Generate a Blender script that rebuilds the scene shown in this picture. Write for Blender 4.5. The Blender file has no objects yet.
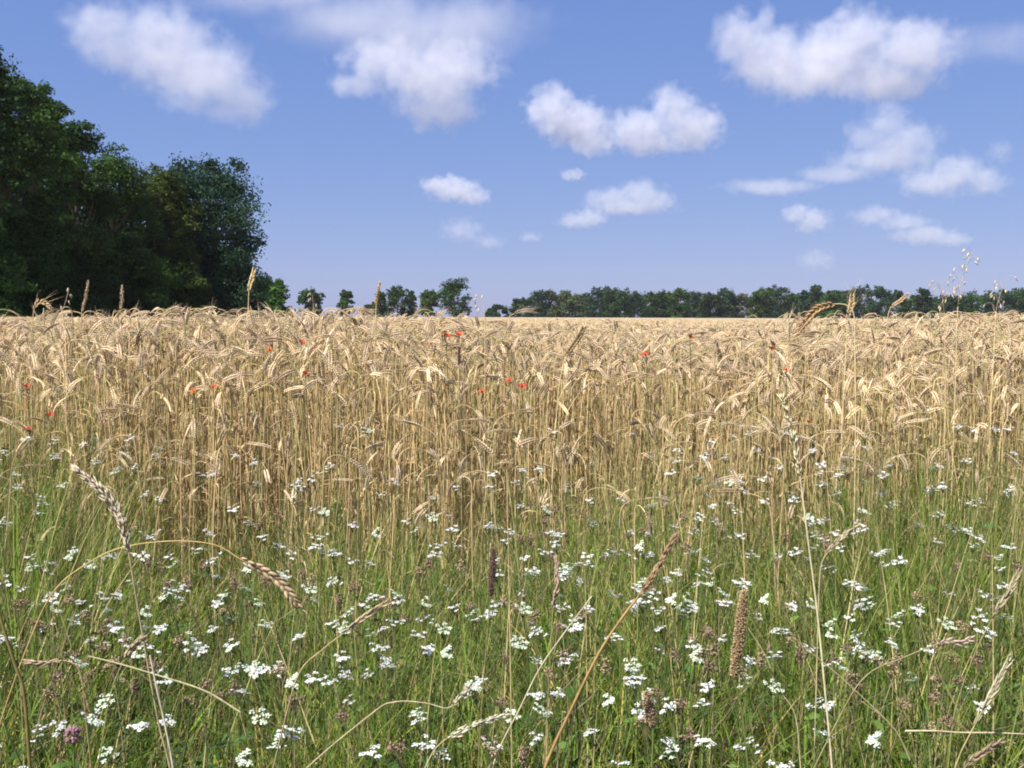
import bpy, bmesh, math, random
import numpy as np
from mathutils import Vector, Matrix, Euler

R = math.radians
rng = np.random.default_rng(7)
random.seed(7)
scene = bpy.context.scene
col = scene.collection

# ------------------------------------------------------------------ camera
EYE = 1.05
FPX = 1005.0
cam_d = bpy.data.cameras.new('camera')
cam_d.sensor_width = 36.0
cam_d.lens = 36.0 * FPX / 1024.0
cam_d.clip_start = 0.05
cam_d.clip_end = 60000
cam = bpy.data.objects.new('camera', cam_d)
col.objects.link(cam)
CAMM = Matrix.Translation((0, 0, EYE)) @ Euler((R(90 - 3.82), 0, 0)).to_matrix().to_4x4() @ Matrix.Rotation(R(0.2), 4, 'Z')
cam.matrix_world = CAMM
scene.camera = cam
CAMI = CAMM.inverted()

# ------------------------------------------------------------------ light
SUN_EL, SUN_AZ = R(55), R(-134)          # azimuth from +Y (view direction), negative = left
sd = Vector((math.sin(SUN_AZ) * math.cos(SUN_EL), math.cos(SUN_AZ) * math.cos(SUN_EL), math.sin(SUN_EL)))
world = bpy.data.worlds.new('World')
scene.world = world
world.use_nodes = True
nt = world.node_tree
nt.nodes.clear()
sky = nt.nodes.new('ShaderNodeTexSky')
sky.sky_type = 'NISHITA'
sky.sun_disc = False
sky.sun_elevation = SUN_EL
sky.sun_rotation = SUN_AZ
sky.altitude = 100
sky.air_density = 1.0
sky.dust_density = 0.3
sky.ozone_density = 4.0
bg = nt.nodes.new('ShaderNodeBackground')
bg.inputs['Strength'].default_value = 0.056
wo = nt.nodes.new('ShaderNodeOutputWorld')
wb = nt.nodes.new('ShaderNodeMix')
wb.data_type = 'RGBA'
wb.blend_type = 'MULTIPLY'
wb.inputs[0].default_value = 1.0
wb.inputs[7].default_value = (0.92, 0.90, 1.10, 1)
nt.links.new(sky.outputs[0], wb.inputs[6])
# hazy summer sky: flatter from zenith to horizon, most of all in blue
sep = nt.nodes.new('ShaderNodeSeparateColor')
cmb = nt.nodes.new('ShaderNodeCombineColor')
nt.links.new(wb.outputs[2], sep.inputs[0])
for ch, (ex, sc) in enumerate([(0.62, 1.20), (0.50, 1.63), (0.30, 3.45)]):
    pw = nt.nodes.new('ShaderNodeMath')
    pw.operation = 'POWER'
    pw.inputs[1].default_value = ex
    ml = nt.nodes.new('ShaderNodeMath')
    ml.operation = 'MULTIPLY'
    ml.inputs[1].default_value = sc
    nt.links.new(sep.outputs[ch], pw.inputs[0])
    nt.links.new(pw.outputs[0], ml.inputs[0])
    nt.links.new(ml.outputs[0], cmb.inputs[ch])
nt.links.new(cmb.outputs[0], bg.inputs[0])
nt.links.new(bg.outputs[0], wo.inputs[0])
sun_d = bpy.data.lights.new('sun', 'SUN')
sun_d.energy = 4.6
sun_d.angle = R(0.6)
sun_d.color = (1.0, 0.95, 0.87)
sun = bpy.data.objects.new('sun', sun_d)
sun.rotation_euler = (-sd).to_track_quat('-Z', 'Y').to_euler()
sun.location = (-30, 10, 60)
col.objects.link(sun)

vs = scene.view_settings
vs.view_transform = 'Standard'
vs.look = 'None'
vs.exposure = 1.1
vs.gamma = 1.0
vs.use_curve_mapping = False
cy = scene.cycles
cy.max_bounces = 8
cy.diffuse_bounces = 4
cy.glossy_bounces = 2
cy.transmission_bounces = 3
cy.volume_bounces = 4
cy.transparent_max_bounces = 4
cy.filter_width = 1.9
cy.use_denoising = True
cy.use_adaptive_sampling = True
cy.adaptive_threshold = 0.02


# ------------------------------------------------------------------ helpers
def project(p):
    c = CAMI @ Vector(p)
    if c.z > -1e-4:
        return (-9999, -9999)
    return (512 + FPX * c.x / -c.z, 384 - FPX * c.y / -c.z)


def at(px, py, d):
    """the point seen at pixel (px, py) whose distance ahead (world y) is d"""
    v = CAMM.to_3x3() @ Vector(((px - 512) / FPX, (384 - py) / FPX, -1.0))
    return Vector((0, 0, EYE)) + v * (d / v.y)


class MB:
    """collects vertices, triangles and a tint per vertex"""
    def __init__(self):
        self.v, self.f, self.c, self.n = [], [], [], 0

    def add(self, v, f, c):
        v = np.asarray(v, float).reshape(-1, 3)
        f = np.asarray(f, int).reshape(-1, 3)
        c = np.asarray(c, float)
        if c.ndim == 1:
            c = np.repeat(c[None, :], len(v), 0)
        self.v.append(v)
        self.f.append(f + self.n)
        self.c.append(c)
        self.n += len(v)

    def arrays(self):
        if not self.v:
            return np.zeros((0, 3)), np.zeros((0, 3), int), np.zeros((0, 3))
        return np.concatenate(self.v), np.concatenate(self.f), np.concatenate(self.c)

    def mesh(self, name, mat, smooth=True):
        v, f, c = self.arrays()
        me = bpy.data.meshes.new(name)
        me.vertices.add(len(v))
        me.vertices.foreach_set('co', v.astype(np.float32).ravel())
        me.loops.add(len(f) * 3)
        me.loops.foreach_set('vertex_index', f.astype(np.int32).ravel())
        me.polygons.add(len(f))
        me.polygons.foreach_set('loop_start', np.arange(0, len(f) * 3, 3, dtype=np.int32))
        me.polygons.foreach_set('loop_total', np.full(len(f), 3, dtype=np.int32))
        if smooth:
            me.polygons.foreach_set('use_smooth', np.ones(len(f), dtype=bool))
        a = me.attributes.new('tint', 'FLOAT_COLOR', 'POINT')
        rgba = np.ones((len(v), 4), np.float32)
        rgba[:, :3] = c
        a.data.foreach_set('color', rgba.ravel())
        me.update(calc_edges=True)
        if mat:
            me.materials.append(mat)
        return me


def link(name, me, parent=None, loc=None):
    o = bpy.data.objects.new(name, me)
    col.objects.link(o)
    if parent is not None:
        o.parent = parent
    if loc is not None:
        o.location = loc
    return o


def tag(o, label=None, cat=None, group=None, kind=None):
    if label:
        o['label'] = label
    if cat:
        o['category'] = cat
    if group:
        o['group'] = group
    if kind:
        o['kind'] = kind
    return o


def empty(name, loc=(0, 0, 0), rz=0.0, s=1.0):
    o = bpy.data.objects.new(name, None)
    o.empty_display_size = 0.05
    col.objects.link(o)
    o.location = loc
    o.rotation_euler = (0, 0, rz)
    o.scale = (s, s, s)
    return o


def copy_tree(o, parent=None):
    c = o.copy()
    col.objects.link(c)
    c.parent = parent
    for ch in list(o.children):
        copy_tree(ch, c)
    return c


def norm(a):
    return a / np.maximum(np.linalg.norm(a, axis=-1, keepdims=True), 1e-9)


def frames(P):
    """tangent, normal, binormal along a polyline"""
    T = norm(np.gradient(P, axis=0))
    ref = np.array([0.0, 1.0, 0.0]) if abs(T[:, 1]).max() < 0.9 else np.array([1.0, 0, 0])
    B = norm(np.cross(T, ref))
    N = np.cross(B, T)
    return T, B, N


def tube(mb, P, rad, c, sides=4):
    P = np.asarray(P, float)
    n = len(P)
    rad = np.broadcast_to(np.asarray(rad, float), (n,))
    T, B, N = frames(P)
    a = np.arange(sides) * 2 * math.pi / sides
    V = P[:, None, :] + rad[:, None, None] * (np.cos(a)[None, :, None] * B[:, None, :] + np.sin(a)[None, :, None] * N[:, None, :])
    i = np.arange(n - 1)[:, None] * sides
    j = np.arange(sides)[None, :]
    k = (j + 1) % sides
    f = np.concatenate([np.stack([i + j, i + k, i + sides + k], -1).reshape(-1, 3),
                        np.stack([i + j, i + sides + k, i + sides + j], -1).reshape(-1, 3)])
    c = np.asarray(c, float)
    if c.ndim == 2:
        c = np.repeat(c, sides, 0)
    mb.add(V.reshape(-1, 3), f, c)


def strip(mb, P, width, side, c):
    """flat ribbon of the given width (per point) along P; side = sideways vector(s)"""
    P = np.asarray(P, float)
    n = len(P)
    w = np.broadcast_to(np.asarray(width, float), (n,))[:, None] * 0.5
    S = np.broadcast_to(np.asarray(side, float), (n, 3))
    V = np.concatenate([P - S * w, P + S * w])
    i = np.arange(n - 1)
    f = np.concatenate([np.stack([i, i + 1, i + n + 1], -1), np.stack([i, i + n + 1, i + n], -1)])
    c = np.asarray(c, float)
    if c.ndim == 2:
        c = np.concatenate([c, c])
    mb.add(V, f, c)


_SP = {}


def spikelet_template(sides, rings):
    key = (sides, rings)
    if key in _SP:
        return _SP[key]
    if rings == 2:
        zs, rs = [0.22, 0.56], [0.8, 0.74]
    else:
        zs, rs = [0.4], [1.0]
    v = [(0, 0, 0)]
    for z, r in zip(zs, rs):
        for k in range(sides):
            a = 2 * math.pi * k / sides
            v.append((math.cos(a) * r, math.sin(a) * r, z))
    v.append((0, 0, 1))
    top = len(v) - 1
    f = []
    for k in range(sides):
        k2 = (k + 1) % sides
        f.append((0, 1 + k2, 1 + k))
        for q in range(len(zs) - 1):
            a = 1 + q * sides
            b = a + sides
            f += [(a + k, a + k2, b + k2), (a + k, b + k2, b + k)]
        b = 1 + (len(zs) - 1) * sides
        f.append((b + k, b + k2, top))
    _SP[key] = (np.array(v, float), np.array(f, int))
    return _SP[key]


def spikelets(mb, C, A, length, rad, c, sides=4, rings=2, flat=1.0, ref=None):
    """many spindles: bases C, axes A (unit)"""
    C = np.asarray(C, float).reshape(-1, 3)
    A = norm(np.asarray(A, float).reshape(-1, 3))
    n = len(C)
    v, f = spikelet_template(sides, rings)
    if ref is None:
        ref = np.tile(np.array([0.31, 0.87, 0.37]), (n, 1))
    U = norm(np.cross(A, ref))
    W = np.cross(A, U)
    L = np.broadcast_to(np.asarray(length, float), (n,))[:, None, None]
    r = np.broadcast_to(np.asarray(rad, float), (n,))[:, None, None]
    V = C[:, None, :] + A[:, None, :] * v[None, :, 2:3] * L + U[:, None, :] * v[None, :, 0:1] * r * flat + W[:, None, :] * v[None, :, 1:2] * r
    F = f[None] + (np.arange(n) * len(v))[:, None, None]
    c = np.asarray(c, float)
    if c.ndim == 2:
        c = np.repeat(c, len(v), 0)
    mb.add(V.reshape(-1, 3), F.reshape(-1, 3), c)


def catmull(P, n=24):
    P = np.asarray(P, float)
    P = np.vstack([2 * P[0] - P[1], P, 2 * P[-1] - P[-2]])
    m = len(P) - 3
    out = []
    for t in np.linspace(0, m - 1e-6, n):
        i = int(t)
        u = t - i
        a, b, c, d = P[i:i + 4]
        out.append(0.5 * ((2 * b) + (-a + c) * u + (2 * a - 5 * b + 4 * c - d) * u * u + (-a + 3 * b - 3 * c + d) * u ** 3))
    return np.array(out)


# ------------------------------------------------------------------ materials
def plant_mat(name, trans=0.25, rough=0.6, spec=0.15, vary=0.25, hue=0.03, noise=60.0):
    m = bpy.data.materials.new(name)
    m.use_nodes = True
    n = m.node_tree.nodes
    l = m.node_tree.links
    n.clear()
    out = n.new('ShaderNodeOutputMaterial')
    at_ = n.new('ShaderNodeAttribute')
    at_.attribute_name = 'tint'
    oi = n.new('ShaderNodeObjectInfo')
    geo = n.new('ShaderNodeNewGeometry')
    no = n.new('ShaderNodeTexNoise')
    no.inputs['Scale'].default_value = noise
    no.inputs['Detail'].default_value = 2
    l.new(geo.outputs['Position'], no.inputs['Vector'])
    mr = n.new('ShaderNodeMapRange')
    mr.inputs['To Min'].default_value = 1 - vary
    mr.inputs['To Max'].default_value = 1 + vary
    l.new(oi.outputs['Random'], mr.inputs['Value'])
    mr2 = n.new('ShaderNodeMapRange')
    mr2.inputs['From Min'].default_value = 0.25
    mr2.inputs['From Max'].default_value = 0.75
    mr2.inputs['To Min'].default_value = 0.75
    mr2.inputs['To Max'].default_value = 1.25
    l.new(no.outputs[0], mr2.inputs['Value'])
    mu = n.new('ShaderNodeMath')
    mu.operation = 'MULTIPLY'
    l.new(mr.outputs[0], mu.inputs[0])
    l.new(mr2.outputs[0], mu.inputs[1])
    hs = n.new('ShaderNodeHueSaturation')
    l.new(at_.outputs['Color'], hs.inputs['Color'])
    l.new(mu.outputs[0], hs.inputs['Value'])
    mh = n.new('ShaderNodeMapRange')
    mh.inputs['To Min'].default_value = 0.5 - hue
    mh.inputs['To Max'].default_value = 0.5 + hue * 0.6
    l.new(oi.outputs['Random'], mh.inputs['Value'])
    l.new(mh.outputs[0], hs.inputs['Hue'])
    p = n.new('ShaderNodeBsdfPrincipled')
    p.inputs['Roughness'].default_value = rough
    p.inputs['Specular IOR Level'].default_value = spec
    l.new(hs.outputs[0], p.inputs['Base Color'])
    if trans > 0:
        tr = n.new('ShaderNodeBsdfTranslucent')
        l.new(hs.outputs[0], tr.inputs['Color'])
        mx = n.new('ShaderNodeMixShader')
        mx.inputs[0].default_value = trans
        l.new(p.outputs[0], mx.inputs[1])
        l.new(tr.outputs[0], mx.inputs[2])
        l.new(mx.outputs[0], out.inputs['Surface'])
    else:
        l.new(p.outputs[0], out.inputs['Surface'])
    return m


def ground_mat(name, c1, c2, s1=0.05, s2=4.0):
    m = bpy.data.materials.new(name)
    m.use_nodes = True
    n = m.node_tree.nodes
    l = m.node_tree.links
    p = n['Principled BSDF']
    p.inputs['Roughness'].default_value = 0.95
    p.inputs['Specular IOR Level'].default_value = 0.05
    geo = n.new('ShaderNodeNewGeometry')
    a = n.new('ShaderNodeTexNoise')
    a.inputs['Scale'].default_value = s1
    a.inputs['Detail'].default_value = 5
    b = n.new('ShaderNodeTexNoise')
    b.inputs['Scale'].default_value = s2
    b.inputs['Detail'].default_value = 6
    l.new(geo.outputs['Position'], a.inputs['Vector'])
    l.new(geo.outputs['Position'], b.inputs['Vector'])
    ad = n.new('ShaderNodeMath')
    ad.operation = 'ADD'
    l.new(a.outputs[0], ad.inputs[0])
    l.new(b.outputs[0], ad.inputs[1])
    cr = n.new('ShaderNodeValToRGB')
    cr.color_ramp.elements[0].position = 0.38
    cr.color_ramp.elements[1].position = 0.62
    cr.color_ramp.elements[0].color = (*c1, 1)
    cr.color_ramp.elements[1].color = (*c2, 1)
    hf = n.new('ShaderNodeMath')
    hf.operation = 'MULTIPLY'
    hf.inputs[1].default_value = 0.5
    l.new(ad.outputs[0], hf.inputs[0])
    l.new(hf.outputs[0], cr.inputs[0])
    l.new(cr.outputs[0], p.inputs['Base Color'])
    bp = n.new('ShaderNodeBump')
    bp.inputs['Strength'].default_value = 0.6
    bp.inputs['Distance'].default_value = 0.03
    l.new(b.outputs[0], bp.inputs['Height'])
    l.new(bp.outputs[0], p.inputs['Normal'])
    return m


M_WHEAT = plant_mat('ripe_wheat', 0.36, 0.5, 0.25, 0.22, 0.012, 45)
M_GRASS = plant_mat('green_grass', 0.38, 0.55, 0.15, 0.15, 0.02, 12)
M_WEED = plant_mat('weed_leaf', 0.3, 0.6, 0.15, 0.2, 0.02, 30)
M_PETAL = plant_mat('white_petal', 0.3, 0.7, 0.1, 0.06, 0.0, 60)
M_POPPY = plant_mat('poppy_petal', 0.45, 0.6, 0.1, 0.12, 0.01, 60)
M_DRY = plant_mat('dry_stalk', 0.15, 0.6, 0.2, 0.12, 0.01, 90)
M_LEAF = plant_mat('tree_leaf', 0.26, 0.6, 0.07, 0.12, 0.015, 0.35)
M_BARK = plant_mat('bark', 0.0, 0.9, 0.05, 0.15, 0.01, 3)
M_SOIL = ground_mat('field_soil', (0.10, 0.075, 0.045), (0.17, 0.13, 0.08))

# ------------------------------------------------------------------ ground: one sheet to the horizon
gb = MB()
xs = np.concatenate([-np.geomspace(20000, 2, 24), [0], np.geomspace(2, 20000, 24)])
X, Y = np.meshgrid(xs, xs)
nv = len(xs)
V = np.stack([X, Y, np.zeros_like(X)], -1).reshape(-1, 3)
i, j = np.meshgrid(np.arange(nv - 1), np.arange(nv - 1))
q = (j * nv + i).ravel()
gb.add(V, np.concatenate([np.stack([q, q + 1, q + nv + 1], -1), np.stack([q, q + nv + 1, q + nv], -1)]), (0.1, 0.1, 0.05))
ground = link('ground', gb.mesh('ground', M_SOIL))
tag(ground, kind='structure')

# ------------------------------------------------------------------ clouds (volumes)
CLOUD_H = 1150.0


def cloud(label, lumps, od=3.5, amp=0.85, nscale=1.0, edge=0.45, seed=0.0, stretch=0.7):
    """lumps: (px, py, rx, ry) in the photograph; built at true size at cloud height"""
    cx = sum(q[0] for q in lumps) / len(lumps)
    cyy = sum(q[1] for q in lumps) / len(lumps)
    v = at(cx, cyy, 1.0) - Vector((0, 0, EYE))
    D = min(CLOUD_H / v.z, 17000)
    ctr = Vector((0, 0, EYE)) + v * D
    mpp = (ctr - Vector((0, 0, EYE))).length / FPX      # metres per pixel
    L = []
    for (px, py, rx, ry) in lumps:
        rx, ry = rx * 1.12, ry * 1.14
        L.append((np.array([(px - cx) * mpp, rng.uniform(-.2, .2) * rx * mpp, -(py - cyy) * mpp]),
                  np.array([rx, stretch * 0.5 * (rx + ry), ry]) * mpp))
    big = max(q[1].max() for q in L)
    small = min(q[1].min() for q in L)
    mean_r = float(np.mean([q[1].mean() for q in L]))
    # hull: joined lumps, voxel remeshed
    bm = bmesh.new()
    for c, r in L:
        g = 1.0 + amp * 0.32
        mat = Matrix.Translation(c) @ Matrix.Diagonal((*(r * g), 1))
        bmesh.ops.create_icosphere(bm, subdivisions=3, radius=1.0, matrix=mat)
    me0 = bpy.data.meshes.new('cloud_src')
    bm.to_mesh(me0)
    bm.free()
    tmp = bpy.data.objects.new('cloud_src', me0)
    col.objects.link(tmp)
    md = tmp.modifiers.new('r', 'REMESH')
    md.mode = 'VOXEL'
    md.voxel_size = small / 3.5
    dg = bpy.context.evaluated_depsgraph_get()
    me = bpy.data.meshes.new_from_object(tmp.evaluated_get(dg))
    me.name = 'cloud'
    bpy.data.objects.remove(tmp)
    bpy.data.meshes.remove(me0)
    m = bpy.data.materials.new('cloud_vapour')
    m.use_nodes = True
    n = m.node_tree.nodes
    l = m.node_tree.links
    n.clear()
    out = n.new('ShaderNodeOutputMaterial')
    vol = n.new('ShaderNodeVolumePrincipled')
    vol.inputs['Color'].default_value = (0.90, 0.905, 0.94, 1)
    vol.inputs['Anisotropy'].default_value = 0.1
    l.new(vol.outputs[0], out.inputs['Volume'])
    tc = n.new('ShaderNodeTexCoord')
    # domain warp
    wn = n.new('ShaderNodeTexNoise')
    wn.inputs['Scale'].default_value = 1.3 / mean_r * nscale
    wn.inputs['Detail'].default_value = 1
    l.new(tc.outputs['Object'], wn.inputs['Vector'])
    prev = None
    for c, r in L:
        s = n.new('ShaderNodeVectorMath'); s.operation = 'SUBTRACT'
        s.inputs[1].default_value = c
        l.new(tc.outputs['Object'], s.inputs[0])
        dv = n.new('ShaderNodeVectorMath'); dv.operation = 'DIVIDE'
        dv.inputs[1].default_value = r
        l.new(s.outputs[0], dv.inputs[0])
        ln = n.new('ShaderNodeVectorMath'); ln.operation = 'LENGTH'
        l.new(dv.outputs[0], ln.inputs[0])
        if prev is None:
            prev = ln.outputs['Value']
        else:
            sm = n.new('ShaderNodeMath'); sm.operation = 'SMOOTH_MIN'
            sm.inputs[2].default_value = 0.25
            l.new(prev, sm.inputs[0])
            l.new(ln.outputs['Value'], sm.inputs[1])
            prev = sm.outputs[0]
    off = n.new('ShaderNodeVectorMath'); off.operation = 'ADD'
    off.inputs[1].default_value = (seed * 913.0, seed * 517.0, seed * 331.0)
    l.new(tc.outputs['Object'], off.inputs[0])
    no = n.new('ShaderNodeTexNoise')
    no.inputs['Scale'].default_value = 2.1 / mean_r * nscale
    no.inputs['Detail'].default_value = 4.5
    no.inputs['Roughness'].default_value = 0.56
    l.new(off.outputs[0], no.inputs['Vector'])
    a = n.new('ShaderNodeMath'); a.operation = 'MULTIPLY_ADD'      # noise*amp*2 - amp
    a.inputs[1].default_value = amp * 2
    a.inputs[2].default_value = 1.0 - amp
    l.new(no.outputs[0], a.inputs[0])
    b = n.new('ShaderNodeMath'); b.operation = 'SUBTRACT'
    l.new(a.outputs[0], b.inputs[0])
    l.new(prev, b.inputs[1])
    ss = n.new('ShaderNodeMapRange')
    ss.interpolation_type = 'SMOOTHSTEP'
    ss.inputs['From Min'].default_value = 0.0
    ss.inputs['From Max'].default_value = edge
    ss.inputs['To Max'].default_value = od / (mean_r * 1.3)
    l.new(b.outputs[0], ss.inputs['Value'])
    l.new(ss.outputs[0], vol.inputs['Density'])
    me.materials.clear()
    me.materials.append(m)
    o = link('cloud', me, loc=ctr)
    tag(o, label, 'cloud', 'clouds in the summer sky', 'thing')
    return o


CL = [
    ('large grey-bottomed cloud at top left, above the wood', [(110, 28, 42, 26), (160, 32, 45, 30), (165, 52, 60, 36), (205, 76, 52, 36), (232, 95, 34, 26), (120, 48, 40, 24)], 2.6, 0.8, 1.0, 0.6),
    ('wide flat grey cloud veil cut by the top edge of the photo', [(285, 0, 90, 24), (380, 14, 105, 34), (465, 16, 85, 32), (425, 34, 95, 28), (340, 22, 70, 26)], 2.3, 0.7, 0.8, 0.8),
    ('puffy bright cloud hanging under the wide grey veil', [(385, 62, 44, 26), (430, 78, 56, 32), (455, 66, 46, 28), (438, 105, 40, 24), (360, 84, 28, 14)], 2.8, 0.9, 1.0, 0.5),
    ('large white two-humped cloud at top right', [(745, 38, 26, 26), (775, 55, 42, 32), (770, 22, 10, 16), (840, 52, 48, 36), (855, 34, 36, 24), (900, 52, 44, 32), (880, 76, 52, 22), (800, 74, 44, 24)], 3.0, 0.9, 1.0, 0.5),
    ('thin pale cloud streak trailing to the right edge', [(965, 46, 45, 18), (1010, 42, 50, 20)], 0.7, 0.7, 0.8, 0.9),
    ('white cloud with a ragged left side above the middle', [(552, 110, 26, 24), (575, 122, 36, 24), (592, 140, 24, 15), (558, 98, 16, 14)], 3.0, 0.95, 1.0, 0.45),
    ('white mound cloud touching the ragged one on its right', [(640, 128, 36, 20), (672, 112, 26, 24), (668, 98, 16, 13), (690, 128, 34, 24), (650, 142, 40, 12)], 3.0, 0.9, 1.0, 0.5),
    ('small flat white cloud right over the lone tall tree', [(440, 186, 22, 10), (455, 190, 28, 12), (472, 197, 20, 9), (452, 181, 13, 8)], 2.6, 0.85, 1.0, 0.5),
    ('flat-based white cloud below the mound cloud', [(610, 200, 30, 11), (640, 194, 26, 15), (655, 200, 24, 12), (630, 206, 46, 9)], 2.4, 0.85, 1.0, 0.55),
    ('pale small cloud low beside the flat-based one', [(575, 220, 20, 9), (590, 218, 20, 10)], 1.3, 0.85, 1.0, 0.6),
    ('tiny puff of cloud above the flat-based one', [(568, 175, 9, 6), (576, 175, 10, 7)], 1.1, 0.9, 1.0, 0.6),
    ('tall peaked white cloud at right with a thin left tail', [(885, 128, 24, 24), (900, 145, 38, 24), (865, 138, 22, 18), (880, 160, 52, 14), (780, 184, 52, 8), (835, 174, 40, 9)], 2.1, 0.85, 1.0, 0.6),
    ('broad white cloud close to the right edge', [(935, 182, 34, 15), (955, 174, 30, 18), (980, 182, 24, 14)], 2.3, 0.9, 1.0, 0.55),
    ('small round white cloud under the peaked one', [(798, 214, 16, 11), (812, 220, 18, 13)], 2.2, 0.9, 1.0, 0.55),
    ('low pale ragged cloud in two layers at right', [(880, 216, 26, 10), (905, 223, 26, 10), (925, 234, 34, 10), (950, 238, 24, 7)], 1.1, 0.9, 1.0, 0.6),
    ('faint low cloud smudge under the small flat cloud', [(462, 230, 26, 14), (488, 242, 22, 8)], 0.8, 0.9, 1.0, 0.8),
    ('faint tiny cloud low in the middle of the sky', [(530, 237, 13, 6)], 0.8, 0.9, 1.0, 0.8),
    ('faint pinkish cloud smudge low over the right treeline', [(815, 260, 20, 12)], 0.8, 0.9, 1.0, 0.8),
    ('small faint cloud at the right edge', [(1000, 152, 14, 12)], 0.6, 0.9, 1.0, 0.8),
]
for ci, (lab, lumps, od, amp, ns, ed) in enumerate(CL):
    cloud(lab, lumps, od * (0.42 if od > 1.4 else 0.75), amp * 0.88, ns, ed * 1.35, seed=ci + 1.37)

# ------------------------------------------------------------------ trees


def tree(name, label, cat, group, base, H, W, leaf, n_leaf, tint, clumps, low=0.08, seed=0, dead=False, depth=None, shape='round', jit=0.38, trunk_tint=(0.10, 0.08, 0.06)):
    r = np.random.default_rng(1000 + seed)
    root = empty(name, base)
    tag(root, label, cat, group)
    depth = depth or W * 0.9
    tb = MB()
    tr = max(0.02 * H, 0.08)
    zz = np.linspace(0, H * 0.8, 10)
    wob = np.cumsum(r.normal(0, 0.012 * H, (10, 2)), 0)
    P = np.stack([wob[:, 0], wob[:, 1], zz], -1)
    tube(tb, P, np.linspace(tr * 1.25, tr * 0.2, 10), np.array(trunk_tint), 7)
    cen, rad = [], []
    for k in range(clumps):
        t = (k + r.uniform(0, 1)) / clumps
        z = low * H + (1 - low) * H * t
        u = (z / H - low) / (1 - low)
        if shape == 'round':
            prof = math.sqrt(max(0.02, 1 - (2 * u - 0.95) ** 2)) if u > 0.45 else 0.8 + 0.2 * u / 0.45
        elif shape == 'spire':
            prof = 0.35 + 0.65 * max(0, 1 - abs(u - 0.4) * 1.5)
        elif shape == 'line':
            prof = 1.0 if u < 0.6 else math.sqrt(max(0.05, 1 - ((u - 0.6) / 0.4) ** 2))
        else:
            prof = math.sqrt(max(0.03, 1 - u * u))
        a = r.uniform(0, 2 * math.pi)
        rr = prof * r.uniform(0.35, 1.0) ** 0.5
        cr = (0.14 + 0.11 * r.random()) * min(W, H)
        x = math.cos(a) * rr * max(0.05, W * 0.5 - cr * 0.65)
        y = math.sin(a) * rr * max(0.05, depth * 0.5 - cr * 0.65)
        z = min(z, H - cr * 0.75)
        z = max(z, cr * 0.5)
        cen.append((x, y, z))
        rad.append(cr)
        if k % 2 == 0 and z > 0.2 * H:
            i0 = min(9, int(max(0.15, (z / H - 0.25)) / 0.8 * 9))
            p0 = P[i0]
            p1 = np.array(cen[-1])
            mid = (p0 + p1) / 2 + np.array([0, 0, -0.03 * H])
            tube(tb, catmull([p0, mid, p1], 6), np.linspace(tr * 0.45, tr * 0.08, 6), np.array(trunk_tint), 5)
    for k in range(int(clumps * 0.9)):                # small sprays that break the outline
        i0 = int(r.integers(0, clumps))
        c0, r0 = np.array(cen[i0]), rad[i0]
        dv = norm(np.array([c0[0] / W * 2, c0[1] / depth * 2, (c0[2] / H - 0.45) * 1.4]) + r.normal(0, 0.35, 3))
        p1 = c0 + dv * r0 * r.uniform(0.75, 1.15)
        p1[2] = min(max(p1[2], 0.3), H * 1.02)
        cen.append(tuple(p1))
        rad.append(r0 * r.uniform(0.28, 0.5))
    link('trunk', tb.mesh('trunk', M_BARK), root)
    cen = np.array(cen)
    rad = np.array(rad)
    w = rad ** 2
    k = r.choice(len(cen), n_leaf, p=w / w.sum())
    d = norm(r.normal(0, 1, (n_leaf, 3)))
    d[:, 2] = np.where(d[:, 2] < -0.3, d[:, 2] * 0.6, d[:, 2])
    # uneven clumps: radius varies with direction
    ph = r.uniform(0, 6.28, (len(cen), 3))
    lump = 1 + 0.28 * np.sin(3.1 * d[:, 0] + ph[k, 0]) * np.sin(2.7 * d[:, 1] + ph[k, 1]) + 0.2 * np.sin(5 * d[:, 2] + ph[k, 2])
    rr = (r.random(n_leaf) ** 0.45) * lump
    rr *= np.where(r.random(n_leaf) < 0.06, 1.22, 1.0)
    C = cen[k] + d * (rr * rad[k])[:, None] * np.array([1, 1, 0.8])
    C[:, 2] = np.maximum(C[:, 2], 0.1)
    nrm = norm(d * 0.5 + r.normal(0, 0.6, (n_leaf, 3)) + np.array([0, 0, 0.35]))
    u = norm(np.cross(nrm, r.normal(0, 1, (n_leaf, 3))))
    v = np.cross(nrm, u)
    s = leaf * r.uniform(0.6, 1.3, n_leaf)[:, None]
    q = np.stack([C - u * s * 0.62, C - v * s * 0.34 + nrm * s * 0.08, C + u * s * 0.62, C + v * s * 0.34 + nrm * s * 0.08], 1)
    f = np.array([[0, 1, 2], [0, 2, 3]])[None] + (np.arange(n_leaf) * 4)[:, None, None]
    ct = np.array(tint)[None] * (1 + jit * r.normal(0, 1, (len(cen), 1))).clip(0.55, 1.6)
    ct = ct * (1 + np.array([0.12, 0.05, 0.0]) * r.normal(0, 1, (len(cen), 1)))
    lc = ct[k] * r.uniform(0.75, 1.25, (n_leaf, 1))
    cb = MB()
    cb.add(q.reshape(-1, 3), f.reshape(-1, 3), np.repeat(lc, 4, 0).clip(0.003, 0.5))
    link('crown', cb.mesh('crown', M_LEAF, smooth=False), root)
    return root


def px_tree(px, top, wpx, d, **kw):
    b = at(px, 316, d)
    H = (at(px, top, d)).z
    W = wpx * d / FPX
    return dict(base=(b.x, d, 0), H=H, W=W, **kw)


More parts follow.
